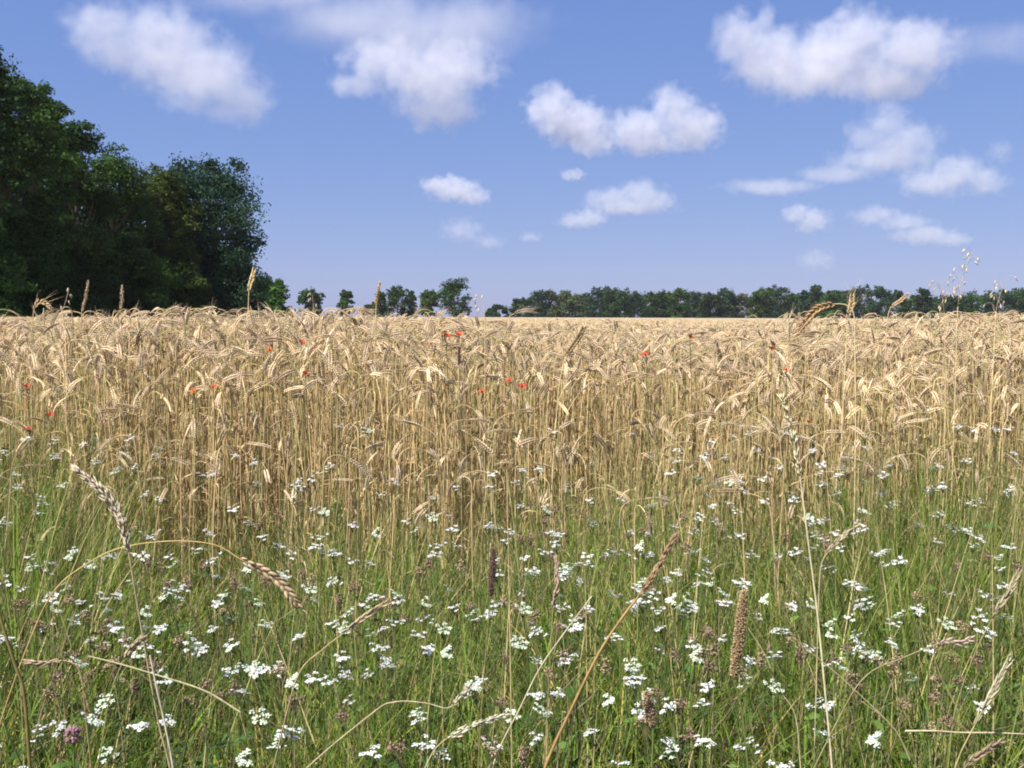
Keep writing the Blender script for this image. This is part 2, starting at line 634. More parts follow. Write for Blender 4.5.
DK, MID, YEL, BLU = (0.028, 0.060, 0.015), (0.042, 0.085, 0.018), (0.066, 0.085, 0.02), (0.027, 0.058, 0.030)
WG = 'trees of the wood at left'
WOOD = [
    ('tree', 'broad dark blue-green oak ending the wood on its right', 'tree', px_tree(211, 165, 116, 120), 0.30, 16000, BLU, 46, 'round'),
    ('tree', 'yellowish thin-crowned tree just left of the end oak', 'tree', px_tree(163, 171, 70, 113), 0.27, 9000, (0.05, 0.078, 0.016), 34, 'round'),
    ('tree', 'mid green tree in the wood with a low rounded top', 'tree', px_tree(116, 154, 90, 106), 0.27, 10000, MID, 34, 'round'),
    ('tree', 'dark tree of the wood standing right of the tallest pair', 'tree', px_tree(80, 128, 84, 97), 0.25, 13000, DK, 40, 'round'),
    ('tree', 'tall dark tree with ragged feathery twigs on its right side', 'tree', px_tree(30, 84, 84, 88), 0.24, 17000, MID, 46, 'round'),
    ('tree', 'tallest dark tree of the wood, cut by the left edge', 'tree', px_tree(-8, 52, 110, 80), 0.23, 17000, DK, 46, 'round'),
    ('tree', 'tall dark tree of the wood mostly beyond the left edge', 'tree', px_tree(-75, 45, 120, 76), 0.26, 9000, DK, 40, 'round'),
    ('shrub', 'bright green bush at the right end of the wood', 'bush', px_tree(273, 281, 42, 150), 0.3, 4500, (0.06, 0.115, 0.025), 20, 'bush'),
    ('shrub', 'dark bush below the end oak', 'bush', px_tree(232, 250, 70, 116), 0.26, 5500, BLU, 22, 'bush'),
    ('shrub', 'bright green bush in front of the yellowish tree', 'bush', px_tree(180, 262, 70, 108), 0.24, 5500, MID, 22, 'bush'),
    ('shrub', 'green bush between the yellowish tree and the mid green tree', 'bush', px_tree(132, 240, 72, 100), 0.24, 6500, MID, 24, 'bush'),
    ('shrub', 'leafy bush with yellow-green sprays under the dark trees', 'bush', px_tree(84, 226, 80, 92), 0.23, 8000, (0.055, 0.085, 0.022), 26, 'bush'),
    ('shrub', 'tall dark bush under the feathery tree', 'bush', px_tree(34, 220, 84, 83), 0.22, 8000, DK, 26, 'bush'),
    ('shrub', 'dark bush cut by the left edge', 'bush', px_tree(-16, 215, 80, 76), 0.22, 7000, DK, 26, 'bush'),
]
for ti, (nm, lab, cat, pt, leaf, nl, tint, cl, shp) in enumerate(WOOD):
    tree(nm, lab, cat, WG if nm == 'tree' else 'bushes under the wood', pt['base'], pt['H'], pt['W'] * 1.08, leaf * 0.98, int(nl * 2.9), tint, int(cl * 1.35), low=0.06, seed=ti, shape=shp)
# second row behind the wood edge
for bi, (px, top, w, d) in enumerate([(20, 120, 110, 112), (70, 175, 90, 120), (125, 195, 90, 128), (180, 200, 90, 138), (-50, 100, 130, 100)]):
    pt = px_tree(px, top, w, d)
    tree('tree', ['dark tree deep in the wood behind the feathery tree', 'dark tree deep in the wood behind the tree right of the tallest pair',
                  'dark tree deep in the wood behind the low rounded top', 'dark tree deep in the wood behind the yellowish tree', 'dark tree deep in the wood beyond the left edge'][bi],
         'tree', WG, pt['base'], pt['H'], pt['W'], 0.42, 13000, DK, 44, low=0.03, seed=60 + bi)
# bare dead trunk in the wood edge
db = MB()
pb = at(184, 262, 116)
P = catmull([(0, 0, 0), (0.1, 0, 4), (-0.15, 0, 8), (-0.3, 0, 12.5)], 10)
tube(db, P, np.linspace(0.26, 0.10, 10), np.array((0.13, 0.105, 0.09)), 7)
for q in range(7):
    a = rng.uniform(0, 6.28)
    z = rng.uniform(5, 12)
    p0 = np.array([P[int(z / 12.5 * 9), 0], 0, z])
    p1 = p0 + np.array([math.cos(a) * 1.6, math.sin(a) * 1.2, rng.uniform(0.3, 1.6)])
    tube(db, catmull([p0, (p0 + p1) / 2 + np.array([0, 0, -0.15]), p1], 5), np.linspace(0.09, 0.02, 5), np.array((0.13, 0.105, 0.09)), 5)
dt = link('dead_tree', db.mesh('dead_tree', M_BARK), loc=(pb.x, 113.5, 0))
tag(dt, 'bare grey dead tree trunk at the edge of the wood', 'dead tree')

# far trees: (px, top, width px, distance, kind, label)
FAR = [
    (310, 291, 27, 340, 'round', DK, 'small round dark tree first right of the wood'),
    (347, 291, 17, 360, 'spire', MID, 'slim loose-crowned tree second right of the wood'),
    (369, 305, 22, 380, 'bush', DK, 'low dark bush left of the small pair of trees'),
    (380, 293, 14, 390, 'spire', MID, 'thin tree behind the tan upright ear'),
    (398, 288, 29, 390, 'round', DK, 'rounded tree with airy crown left of the lone tall tree'),
    (412, 291, 10, 395, 'spire', MID, 'very thin poplar-like tree beside the airy round crown'),
    (430, 291, 22, 390, 'round', MID, 'mid green tree touching the lone tall tree on its left'),
    (456, 280, 37, 380, 'round', DK, 'lone tall broad dark tree on the horizon'),
    (498, 305, 28, 480, 'bush', DK, 'low domed bush at the gap before the long treeline'),
]
LINE = [(522, 297, 24), (540, 291, 26), (562, 288, 30), (580, 291, 22), (599, 288, 28), (619, 287.5, 28), (641, 288, 30), (658, 291, 24), (678, 288, 26), (694, 287, 20),
        (711, 292, 22), (726, 289, 22), (744, 291, 20), (762, 286, 24), (780, 287, 24), (793, 292, 22), (805, 287, 12), (816, 286, 15), (834, 290, 26), (848, 288, 24),
        (862, 285, 26), (881, 287, 26), (899, 287, 14), (911, 293, 24), (922, 289, 16), (934, 299, 24), (951, 292, 26), (971, 296, 14), (984, 294, 26), (1000, 286, 28), (1020, 289, 30), (1046, 290, 32), (1072, 288, 30)]
for fi, (px, top, w, d, shp, tint, lab) in enumerate(FAR):
    pt = px_tree(px, top, w, d)
    tree('tree' if shp != 'bush' else 'shrub', lab, 'tree' if shp != 'bush' else 'bush', 'scattered far trees', pt['base'], pt['H'], pt['W'], 0.7, 4200, tint, 30, low=0.12 if shp != 'bush' else 0.05, seed=100 + fi, shape=shp)
ADJ = {3: 'pale green', 12: 'yellow-green', 16: 'thin upright', 17: 'narrow upright', 22: 'narrow high-topped', 24: 'slim', 27: 'slim low'}
for fi, (px, top, w) in enumerate(LINE):
    pt = px_tree(px, top, w * 1.12, 500 + 30 * math.sin(fi * 2.3))
    tint = [DK, BLU, DK, MID, BLU][fi % 5]
    if fi in (3, 12, 2):
        tint = (0.07, 0.09, 0.035)
    shp = 'spire' if w < 17 else 'line'
    k = '%s tree in the far treeline' % ADJ.get(fi, ['dark round', 'bluish round', 'dark lumpy', 'mid green', 'dark domed'][fi % 5])
    where = ('its %s tree from the left end' % ['first', 'second', 'third', 'fourth', 'fifth', 'sixth', 'seventh', 'eighth', 'ninth', 'tenth'][fi] if fi < 10 else
             'the %s one right of its sky gap' % ['first', 'second', 'third', 'fourth', 'fifth', 'sixth', 'seventh', 'eighth', 'ninth', 'tenth', 'eleventh', 'twelfth'][fi - 10] if fi < 22 else
             'the %s one from its right end' % ['last', 'second', 'third', 'fourth', 'fifth', 'sixth', 'seventh', 'eighth', 'ninth', 'tenth', 'eleventh', 'twelfth'][32 - fi])
    tree('tree', k + ', ' + where, 'tree', 'trees of the far treeline', pt['base'], pt['H'] * (0.93 + 0.07 * math.sin(fi * 1.9)), pt['W'], 0.85, 4600, tint, 30, low=0.0, seed=200 + fi, shape=shp)

BACK = ['left end', 'light green gap', 'middle left', 'centre', 'sky gap', 'yellow-green tree', 'narrow tree', 'highest part', 'second high part', 'slim trees', 'low dip', 'right edge']
for fi, lab in enumerate(BACK):
    px = 548 + fi * 43
    if 690 < px < 712:
        px = 684
    pt = px_tree(px, 295 + 3 * math.sin(fi * 1.7), 46, 560)
    tree('tree', 'low wide dark tree standing behind the far treeline near its ' + lab, 'tree', 'trees behind the far treeline', pt['base'], pt['H'], pt['W'], 1.0, 3600, DK, 30, low=0.0, seed=300 + fi, shape='line')

# ------------------------------------------------------------------ haze: the summer air over the field
hb3 = bmesh.new()
bmesh.ops.create_cube(hb3, size=1.0, matrix=Matrix.Translation((0, 400, 22)) @ Matrix.Diagonal((1700, 1000, 46, 1)))
hme = bpy.data.meshes.new('haze')
hb3.to_mesh(hme)
hb3.free()
hm = bpy.data.materials.new('summer_haze')
hm.use_nodes = True
hm.node_tree.nodes.clear()
hv = hm.node_tree.nodes.new('ShaderNodeVolumePrincipled')
hv.inputs['Color'].default_value = (0.80, 0.88, 1.0, 1)
hv.inputs['Density'].default_value = 0.00006
hv.inputs['Anisotropy'].default_value = 0.2
ho = hm.node_tree.nodes.new('ShaderNodeOutputMaterial')
hm.node_tree.links.new(hv.outputs[0], ho.inputs['Volume'])
hme.materials.append(hm)
tag(link('haze', hme), kind='stuff')

# ------------------------------------------------------------------ wheat
STRAW, EARC, LEAFC = np.array((0.71, 0.56, 0.295)), np.array((0.745, 0.605, 0.395)), np.array((0.56, 0.43, 0.23))


def wheat_variant(r, lod, apex=0.93, bend=None, tint=1.0):
    """returns stem, ear, leaf builders. lod 0 near, 1 mid, 2 far"""
    S, E, leaves = MB(), MB(), []
    if bend is None:
        bend = R(r.choice([r.uniform(5, 40), r.uniform(60, 115), r.uniform(115, 165)], p=[0.22, 0.36, 0.42]))
    ear_l = r.uniform(0.056, 0.084)
    neck = r.uniform(0.05, 0.13)
    lean = R(r.uniform(0, 6))
    ns = {0: 14, 1: 9, 2: 5}[lod]
    ne = {0: 8, 1: 6, 2: 4}[lod]
    L0 = apex
    # arc-length samples: straight part, neck, ear
    s1 = np.linspace(0, L0, max(3, ns // 2), endpoint=False)
    s2 = np.linspace(L0, L0 + neck, max(3, ns - ns // 2))
    s3 = np.linspace(L0 + neck, L0 + neck + ear_l, ne)[1:]
    s = np.concatenate([s1, s2, s3])
    ph = np.where(s < L0, lean * s / L0, 0)
    tn = ((s - L0) / neck).clip(0, 1)
    ph = np.where(s >= L0, lean + (bend - lean) * (tn * tn * (3 - 2 * tn)) * 0.82, ph)
    te = ((s - L0 - neck) / ear_l).clip(0, 1)
    ph = ph + (bend - lean) * 0.18 * te + R(12) * te
    ds = np.diff(s, prepend=0)
    x = np.cumsum(np.sin(ph) * ds)
    z = np.cumsum(np.cos(ph) * ds)
    z = z * 1.0 + (apex - z.max()) * (s / s[-1]).clip(0, 1) if False else z
    k0 = len(s1) + len(s2)
    # shift so that the highest point is at the wanted height: shorten straight part
    dz = z.max() - apex
    zs = z - dz * np.minimum(s / L0, 1.0)
    wob = 0.006 * np.sin(s * 7 + r.uniform(0, 6))
    P = np.stack([x, wob, zs], -1)
    st = STRAW * r.uniform(0.85, 1.15) * tint
    if r.random() < 0.22:
        st = st * np.array([0.72, 0.85, 0.7])      # greener straw
    ec = EARC * r.uniform(0.85, 1.12) * tint
    if r.random() < 0.07:
        ec = ec * np.array([0.55, 0.5, 0.48])      # weathered brown ear
    rad = {0: 0.0015, 1: 0.0017, 2: 0.0024}[lod]
    tube(S, P[:k0], np.linspace(rad * 1.25, rad * 0.8, k0), st, 4 if lod == 0 else 3)
    if lod == 0:
        for zn in (0.35, 0.62):                     # nodes
            i0 = int(zn * len(s1))
            p = P[i0]
            tube(S, np.array([p - [0, 0, 0.006], p, p + [0, 0, 0.006]]), [rad, rad * 1.7, rad], st * 0.6, 4)
    EP = P[k0 - 1:]
    T, B, N = frames(EP)
    tw = r.uniform(0, 3.14)
    side = math.cos(tw) * B + math.sin(tw) * N
    if lod < 2:
        m = {0: 19, 1: 11}[lod]
        t = np.linspace(0.03, 0.95, m)
        fi = t * (len(EP) - 1)
        i0 = np.floor(fi).astype(int).clip(0, len(EP) - 2)
        u = (fi - i0)[:, None]
        C = EP[i0] * (1 - u) + EP[i0 + 1] * u
        TT = norm(T[i0] * (1 - u) + T[i0 + 1] * u)
        SD = side[i0]
        sg = np.where(np.arange(m) % 2 == 0, 1.0, -1.0)[:, None]
        bulge = (0.65 + 0.5 * np.sin(np.pi * t ** 0.8))
        A = norm(TT + SD * sg * 0.42)
        C0 = C + SD * sg * 0.0018
        cc = ec[None] * r.uniform(0.88, 1.12, (m, 1))
        if lod == 0:
            spikelets(E, C0, A, 0.0120 * bulge, 0.0031 * bulge, cc, 5, 2, ref=SD + 0.01)
        else:
            spikelets(E, C0, A, 0.018 * bulge, 0.0042 * bulge, cc, 4, 1, ref=SD + 0.01)
        # awns
        awn = r.choice([0.15, 0.6, 1.1])
        ka = np.arange(0, m, 1) if lod == 0 else np.arange(0, m, 2)
        tip = C0[ka] + A[ka] * (0.012 * bulge[ka])[:, None]
        dr = norm(A[ka] * 0.75 + TT[ka] * 0.4 + r.normal(0, 0.18, (len(ka), 3)))
        al = r.uniform(0.02, 0.055, (len(ka), 1)) * awn
        sdw = norm(np.cross(dr, r.normal(0, 1, (len(ka), 3)))) * 0.00045
        q = np.stack([tip - sdw, tip + sdw, tip + dr * al], 1).reshape(-1, 3)
        E.add(q, np.arange(len(q)).reshape(-1, 3), ec * 1.1)
    else:
        tube(E, EP, 0.0058 * np.array([0.6, 1.0, 0.9, 0.25])[:len(EP)], ec, 4)
    # dry leaves
    nl = {0: 2, 1: 1, 2: 1}[lod]
    for q in range(nl):
        h = r.uniform(0.3, 0.8) * apex
        a = r.uniform(0, 6.28)
        ll = r.uniform(0.10, 0.2)
        nn = {0: 7, 1: 5, 2: 3}[lod]
        tt = np.linspace(0, 1, nn)
        el = R(r.uniform(30, 75)) - tt * R(r.uniform(90, 170))
        dl = ll / (nn - 1)
        hx = np.cumsum(np.cos(el)) * dl * 0.7
        hz = np.cumsum(np.sin(el)) * dl
        x0 = np.interp(h, zs[:len(s1)], x[:len(s1)])
        LP = np.stack([x0 + hx * math.cos(a), hx * math.sin(a), h + hz], -1)
        ang = a + 1.57 + tt * r.uniform(-2.5, 2.5)
        sdv = np.stack([np.cos(ang), np.sin(ang), 0.4 * np.sin(tt * 5)], -1)
        Lf = MB()
        leaves.append(Lf)
        strip(Lf, LP, r.uniform(0.004, 0.007) * np.array(1 - 0.85 * tt ** 2), sdv, LEAFC * r.uniform(0.75, 1.15) * tint)
    return (S, E, *leaves)


def scatter(variants, pos, rot, scl, tint, mb):
    """merge copies of variant arrays (v,f,c) at the places given"""
    k = rng.integers(0, len(variants), len(pos))
    for vi, (v, f, c) in enumerate(variants):
        m = np.where(k == vi)[0]
        if not len(m):
            continue
        ca, sa = np.cos(rot[m])[:, None], np.sin(rot[m])[:, None]
        vx = v[None, :, 0] * ca - v[None, :, 1] * sa
        vy = v[None, :, 0] * sa + v[None, :, 1] * ca
        V = np.stack([vx, vy, np.broadcast_to(v[None, :, 2], vx.shape)], -1)
        V = V * np.stack([np.ones(len(m)), np.ones(len(m)), scl[m]], -1)[:, None, :] + pos[m][:, None, :]
        F = f[None] + (np.arange(len(m)) * len(v))[:, None, None]
        Cc = c[None] * tint[m][:, None, :]
        mb.add(V.reshape(-1, 3), F.reshape(-1, 3), Cc.reshape(-1, 3))


def merged(*mbs):
    o = MB()
    for b in mbs:
        v, f, c = b.arrays()
        if len(v):
            o.add(v, f, c)
    return o.arrays()


def edge_y(x):
    """front edge of the crop, distance from the camera"""
    return 3.2 + 0.16 * np.sin(x * 2.1 + 0.7) + 0.10 * np.sin(x * 5.3)


def place_band(y0, y1, dens, margin):
    """random points in the field between two distances, a bit wider than the view"""
    half = 0.56 if y1 < 9.6 else 0.85
    n = int(dens * ((y1 + y0) * half + 2 * margin) * (y1 - y0))
    y = np.sqrt(rng.uniform(y0 ** 2, y1 ** 2, n))
    x = rng.uniform(-1, 1, n) * (y * half + margin)
    return x, y


V0 = [wheat_variant(rng, 0) for _ in range(44)]
V0a = [merged(*v) for v in V0]
V1a = [merged(*wheat_variant(rng, 1)) for _ in range(24)]
V2a = [merged(*wheat_variant(rng, 2)) for _ in range(16)]

x, y = place_band(2.9, 5.4, 470, 0.5)
keep = y > edge_y(x)
x, y = x[keep], y[keep]


def hts(x, y, n, sd=0.045):
    rise = np.clip((y - edge_y(x)) / 0.5, 0, 1)
    u = x / y * FPX + 512
    base = 0.87 + 0.115 * rise + 0.055 * np.clip((np.abs(u - 610) - 120) / 250, 0, 1) * rise * np.clip((8 - y) / 2, 0, 1)
    patch = 0.03 * np.sin(x * 1.7 + y * 0.6) + 0.02 * np.sin(x * 0.6 - y * 1.1)
    tall = (rng.random(n) < 0.07) * rng.uniform(0.04, 0.13, n) * (np.abs(u - 610) > 150) * (y < 7)
    return (base + patch + rng.normal(0, sd, n) + tall).clip(0.6, 1.16)


n = len(x)
h = hts(x, y, n)
rot = rng.choice([0.0, math.pi], n, p=[0.55, 0.45]) + rng.normal(0, 1.0, n)
# the 300 individual stalks: nearest ones inside the picture
pix = np.array([project((a, b, 0.85 * c)) for a, b, c in zip(x, y, h)])
inside = (pix[:, 0] > 4) & (pix[:, 0] < 1020)
order = np.argsort(y - edge_y(x) * 0.85)
order = [o for o in order if inside[o]][:296]
ind = np.zeros(n, bool)
ind[order] = True
field = MB()
# thin outliers of the crop among the weeds
xo, yo = place_band(2.3, 3.45, 130, 0.5)
no_ = len(xo)
ko = rng.random(no_) < np.clip((yo - 2.2) / 1.1, 0, 1)
xo, yo = xo[ko], yo[ko]
no_ = len(xo)
scatter(V0a, np.stack([xo, yo, 0 * xo], -1), rng.uniform(0, 6.28, no_), rng.uniform(0.58, 0.84, no_), rng.uniform(0.82, 1.1, (no_, 1)) * np.ones((1, 3)), field)
m = ~ind
tn = rng.uniform(0.82, 1.14, (n, 1)) * np.ones((1, 3))
scatter(V0a, np.stack([x, y, 0 * x], -1)[m], rot[m], h[m], tn[m], field)
x1, y1 = place_band(5.4, 9.5, 360, 0.8)
n1 = len(x1)
scatter(V1a, np.stack([x1, y1, 0 * x1], -1), rng.uniform(0, 6.28, n1), hts(x1, y1, n1, 0.04), rng.uniform(0.82, 1.14, (n1, 1)) * np.ones((1, 3)), field)
x2, y2 = place_band(9.5, 24.0, 120, 1.0)
n2 = len(x2)
scatter(V2a, np.stack([x2, y2, 0 * x2], -1), rng.uniform(0, 6.28, n2), hts(x2, y2, n2, 0.03), rng.uniform(0.82, 1.14, (n2, 1)) * np.ones((1, 3)), field)
x3, y3 = place_band(24.0, 70.0, 11, 2.0)
n3 = len(x3)
scatter(V2a, np.stack([x3, y3, 0 * x3], -1), rng.uniform(0, 6.28, n3), hts(x3, y3, n3, 0.03), rng.uniform(0.82, 1.14, (n3, 1)) * np.ones((1, 3)), field)
wf = link('wheat', field.mesh('wheat', M_WHEAT))
tag(wf, 'dense ripe golden wheat crop behind its front stalks', 'wheat', kind='stuff')

# far canopy of the same crop out to the trees
fb = MB()
ys = np.geomspace(20, 440, 140)
us = np.linspace(-1, 1, 161)
YY, UU = np.meshgrid(ys, us, indexing='ij')
XX = UU * (YY * 0.62 + 6)
ZZ = 0.87 + rng.normal(0, 0.012, XX.shape) + 0.015 * np.sin(XX * 0.21) * np.sin(YY * 0.08)
ZZ[0] = 0.02
ZZ[-1] = 0.02
V = np.stack([XX, YY, ZZ], -1).reshape(-1, 3)
a, b = np.meshgrid(np.arange(len(ys) - 1), np.arange(len(us) - 1), indexing='ij')
q = (a * len(us) + b).ravel()
m_ = len(us)
fb.add(V, np.concatenate([np.stack([q, q + 1, q + m_ + 1], -1), np.stack([q, q + m_ + 1, q + m_], -1)]), EARC[None] * rng.uniform(0.75, 0.95, (len(V), 1)))
tag(link('distant_wheat', fb.mesh('distant_wheat', M_WHEAT)), 'far flat top of the ripe wheat reaching to the trees', 'wheat', kind='stuff')

# ------------------------------------------------------------------ landmarks for labels
LM = [(446, 336, 'the two poppies near the horizon'), (516, 385, 'the paired poppies in mid crop'), (646, 356, 'the lone middle poppy'), (306, 375, 'the poppy left of centre'),
      (205, 390, 'the poppies in the left crop'), (35, 410, 'the left edge poppies'), (775, 360, 'the poppies in the right crop'),
      (250, 285, 'the pale upright ear on the skyline'), (122, 300, 'the tan club ears by the wood'), (378, 297, 'the tan spike on the skyline'), (825, 315, 'the big brown arched ear'),
      (955, 290, 'the wild oats on the skyline'), (575, 342, 'the dark brown slanted spike'), (105, 510, 'the tall plume-headed grass'), (268, 578, 'the arched tan grass head'),
      (740, 640, 'the brown spotted spike'), (650, 712, 'the short tan spike'), (492, 575, 'the dark plantain spike'), (605, 660, 'the leaning brown reed'), (812, 580, 'the tall white straw'),
      (165, 715, 'the white broken straw'), (475, 728, 'the pale feathery panicle'), (360, 620, 'the slanted tan head'), (1005, 600, 'the slanting right-hand seed head'), (975, 715, 'the braided pale seed head'),
      (955, 641, 'the pinkish lying seed head'), (72, 735, 'the pink clover'), (15, 655, 'the dark left edge stem'), (895, 470, 'the right crop edge'), (700, 470, 'the right-centre crop edge'),
      (330, 480, 'the left-centre crop edge'), (900, 700, 'the lower right corner grass'), (300, 710, 'the lower left grass'), (560, 470, 'the middle crop edge'), (900, 380, 'the right crop')]


def where(px, py):
    d = [(math.hypot(px - a, (py - b) * 1.3), a, b, t) for a, b, t in LM]
    r, a, b, t = min(d)
    dx, dy = px - a, py - b
    ang = math.degrees(math.atan2(-dy, dx)) % 360
    w = ['right of', 'upper right of', 'above', 'upper left of', 'left of', 'lower left of', 'below', 'lower right of'][int((ang + 22.5) // 45) % 8]
    return ('close ' if r < 30 else '' if r < 60 else 'well ' if ' right' not in t and ' left' not in t else '') + w + ' ' + t


used_labels = {}


def uniq(head, px, py, extras):
    base = where(px, py)
    for e in [''] + extras:
        lab = (e + ' ' if e else '') + head + ' ' + base
        if lab not in used_labels and len(lab.replace('-', ' ').split()) <= 16:
            used_labels[lab] = 1
            return lab
    return head + ' ' + base


# ------------------------------------------------------------------ individual wheat stalks
protos = []
for vi, (S, E, *LL) in enumerate(V0):
    ms = [S.mesh('stem', M_WHEAT), E.mesh('ear', M_WHEAT)] + [q.mesh('leaf', M_WHEAT) for q in LL]
    ev = E.arrays()[0]
    drop = ev[:, 2].max() - ev[:, 2].min()
    out = ev[:, 0].max() - ev[:, 0].min()
    tipz, basez = ev[-60:, 2].mean(), ev[:60, 2].mean()
    shape = 'upright' if tipz > basez + 0.03 else ('hanging' if drop > out else 'arched')
    protos.append((ms, shape, ev))
first = {}
for oi in order:
    vi = int(rng.integers(0, len(protos)))
    ms, shape, ev = protos[vi]
    if vi not in first:
        o = empty('wheat_stalk')
        for nm, me in zip(('stem', 'ear', 'leaf', 'leaf'), ms):
            link(nm, me, o)
        first[vi] = o
    else:
        o = copy_tree(first[vi])
    o.location = (x[oi], y[oi], 0)
    o.rotation_euler = (0, 0, rot[oi])
    o.scale = (1, 1, h[oi])
    c = ev.mean(0)
    ca, sa = math.cos(rot[oi]), math.sin(rot[oi])
    wp = (x[oi] + c[0] * ca - c[1] * sa, y[oi] + c[0] * sa + c[1] * ca, c[2] * h[oi])
    px, py = project(wp)
    dirn = 'leftwards' if ca < 0 else 'rightwards'
    hd = {'upright': 'upright-eared wheat stalk', 'hanging': 'wheat stalk drooping ' + dirn, 'arched': 'wheat stalk arching ' + dirn}[shape]
    tag(o, uniq(hd, px, py, ['short' if h[oi] < 0.85 else 'tall', 'slim', 'slightly leaning', 'ripe', 'pale ripe', 'straw-coloured']), 'wheat', 'wheat stalks along the front of the crop')

# special tall / dark ears: (tip, ear base, stem low) in pixels


GS, OG = 'notable grass and wheat heads', 'wild oats above the crop'


def stalk_thing(name, label, cat, group, pts, d, head, base_drop=True, rad=0.0016, tint=STRAW, dd=0.0):
    """pts: pixels from the tip of the head to the lower stem; head: dict(kind, frac). Built at distance d, rooted in the ground."""
    if group in (GS, OG):
        d *= 1.22
        head = dict(head, len=head['len'] * 1.22, w=head.get('w', 0.006) * 1.05)
        head['br'] = head.get('br', 0.045) * 1.1
    W = [np.array(at(px, py, d + dd * i)) for i, (px, py) in enumerate(pts)]
    if base_drop:
        p = W[-1].copy()
        dv = norm(W[-1] - W[-2])
        for q in range(60):
            dv = norm(dv * 0.86 + np.array([0, 0.02, -1.0]) * 0.14)
            p = p + dv * 0.04
            if p[2] <= 0.03:
                break
            if q % 3 == 2:
                W.append(p.copy())
        foot = np.array([p[0], p[1], 0.0])
        W.append(foot)
    W = np.array(W)[::-1]
    P = catmull(W, 90)
    base = P[0].copy()
    root = empty(name, base)
    tag(root, label, cat, group)
    P = P - base
    seg = np.linalg.norm(np.diff(P, axis=0), axis=1)
    s = np.concatenate([[0], np.cumsum(seg)])
    tot = s[-1]
    hl = head.get('len', 0.08)
    tint = np.asarray(tint, float)
    ms = MB()
    cut = s <= tot - (0 if head['kind'] == 'none' else hl * 0.9)
    SP = P[cut]
    rad = rad * (1.0 if group in (GS, OG) else 0.78)
    tube(ms, SP, np.linspace(rad * 1.25, rad * 0.75, len(SP)), tint[None] * rng.uniform(0.9, 1.1, (len(SP), 1)), 5)
    link('stem', ms.mesh('stem', M_DRY), root)

    def along(t):
        q = tot - hl + t * hl
        return np.stack([np.interp(q, s, P[:, k]) for k in range(3)], -1)
    k = head['kind']
    if k == 'none':
        return root
    hb = MB()
    hc = np.array(head.get('tint', EARC), float)
    if group not in (GS, OG):
        hc = hc * np.array((0.84, 0.93, 0.95))          # weathered, dull straw
    m = head.get('n', 22)
    t = np.linspace(0, 0.97, m)
    C = along(t)
    T = norm(np.gradient(C, axis=0))
    B = norm(np.cross(T, np.array([0.05, 1.0, 0.1])))
    N = np.cross(B, T)
    w = head.get('w', 0.006) * (0.85 if group in (GS, OG) else 0.64)
    if k == 'ear':
        sg = np.where(np.arange(m) % 2 == 0, 1.0, -1.0)[:, None]
        bul = 0.7 + 0.45 * np.sin(np.pi * t ** 0.8)
        A = norm(T + B * sg * head.get('spread', 0.42) + N * rng.normal(0, 0.15, (m, 1)))
        ln = hl / m * 3.6
        spikelets(hb, C + B * sg * w * 0.25, A, ln * bul, w * 0.40 * bul, hc[None] * rng.uniform(0.85, 1.15, (m, 1)), 5, 2, ref=B + 0.01)
        tube(hb, C, rad * 0.8, hc * 0.8, 4)
        aw = head.get('awn', 0.006)
        if aw:
            tip = C + A * (ln * 0.9 * bul)[:, None]
            dr = norm(A * 0.8 + T * 0.3 + rng.normal(0, 0.2, (m, 3)))
            sdw = norm(np.cross(dr, rng.normal(0, 1, (m, 3)))) * 0.0005
            q = np.stack([tip - sdw, tip + sdw, tip + dr * rng.uniform(0.6, 1.1, (m, 1)) * aw], 1).reshape(-1, 3)
            hb.add(q, np.arange(len(q)).reshape(-1, 3), hc * 1.1)
    elif k == 'spike':                                # dense cylindrical head of small seeds
        rows, per = int(head.get('rows', 34) * 2.0), 14
        tt = np.repeat(np.linspace(0, 1, rows), per)
        aa = np.tile(np.arange(per) * 2 * math.pi / per, rows) + np.repeat(np.arange(rows) % 2, per) * math.pi / per
        C = along(tt)
        T = np.interp(tt, t, T[:, 0]), np.interp(tt, t, T[:, 1]), np.interp(tt, t, T[:, 2])
        T = norm(np.stack(T, -1))
        B = norm(np.cross(T, np.array([0.05, 1.0, 0.1])))
        N = np.cross(B, T)
        prof = (np.sin(np.pi * (0.07 + 0.88 * tt)) ** 0.55)
        dv = np.cos(aa)[:, None] * B + np.sin(aa)[:, None] * N
        C0 = C + dv * (w * 0.55 * prof)[:, None]
        A = norm(dv * 0.75 + T * 0.65 + rng.normal(0, 0.22, dv.shape))
        C0 = C0 + rng.normal(0, 0.0006, C0.shape)
        cc = hc[None] * rng.uniform(0.6, 1.45, (len(tt), 1))
        spikelets(hb, C0, A, hl / rows * 3.2, w * 0.11, cc, 4, 1)
        tube(hb, along(np.linspace(0, 1, 12)), w * 0.6 * (np.sin(np.pi * np.linspace(0.08, 0.94, 12)) ** 0.35), hc * 0.75, 6)
    elif k == 'plume':                                # soft narrow plume of many fine spikelets
        mm = head.get('n', 160)
        tt = rng.random(mm) ** 0.9
        C = along(tt)
        T = norm(np.stack([np.interp(tt, t, T[:, 0]), np.interp(tt, t, T[:, 1]), np.interp(tt, t, T[:, 2])], -1))
        dv = norm(rng.normal(0, 1, (mm, 3)))
        prof = np.sin(np.pi * (0.12 + 0.82 * tt)) ** 0.7
        C0 = C + dv * (w * 0.55 * prof * rng.random(mm))[:, None]
        A = norm(T + dv * head.get('spread', 0.3))
        spikelets(hb, C0, A, rng.uniform(0.006, 0.012, mm), 0.0011, hc[None] * rng.uniform(0.75, 1.25, (mm, 1)), 4, 1)
        tube(hb, along(np.linspace(0, 0.95, 10)), rad * 0.6, hc * 0.9, 4)
    elif k == 'oat':                                  # hanging spikelets on hair-thin branches
        mm = head.get('n', 14)
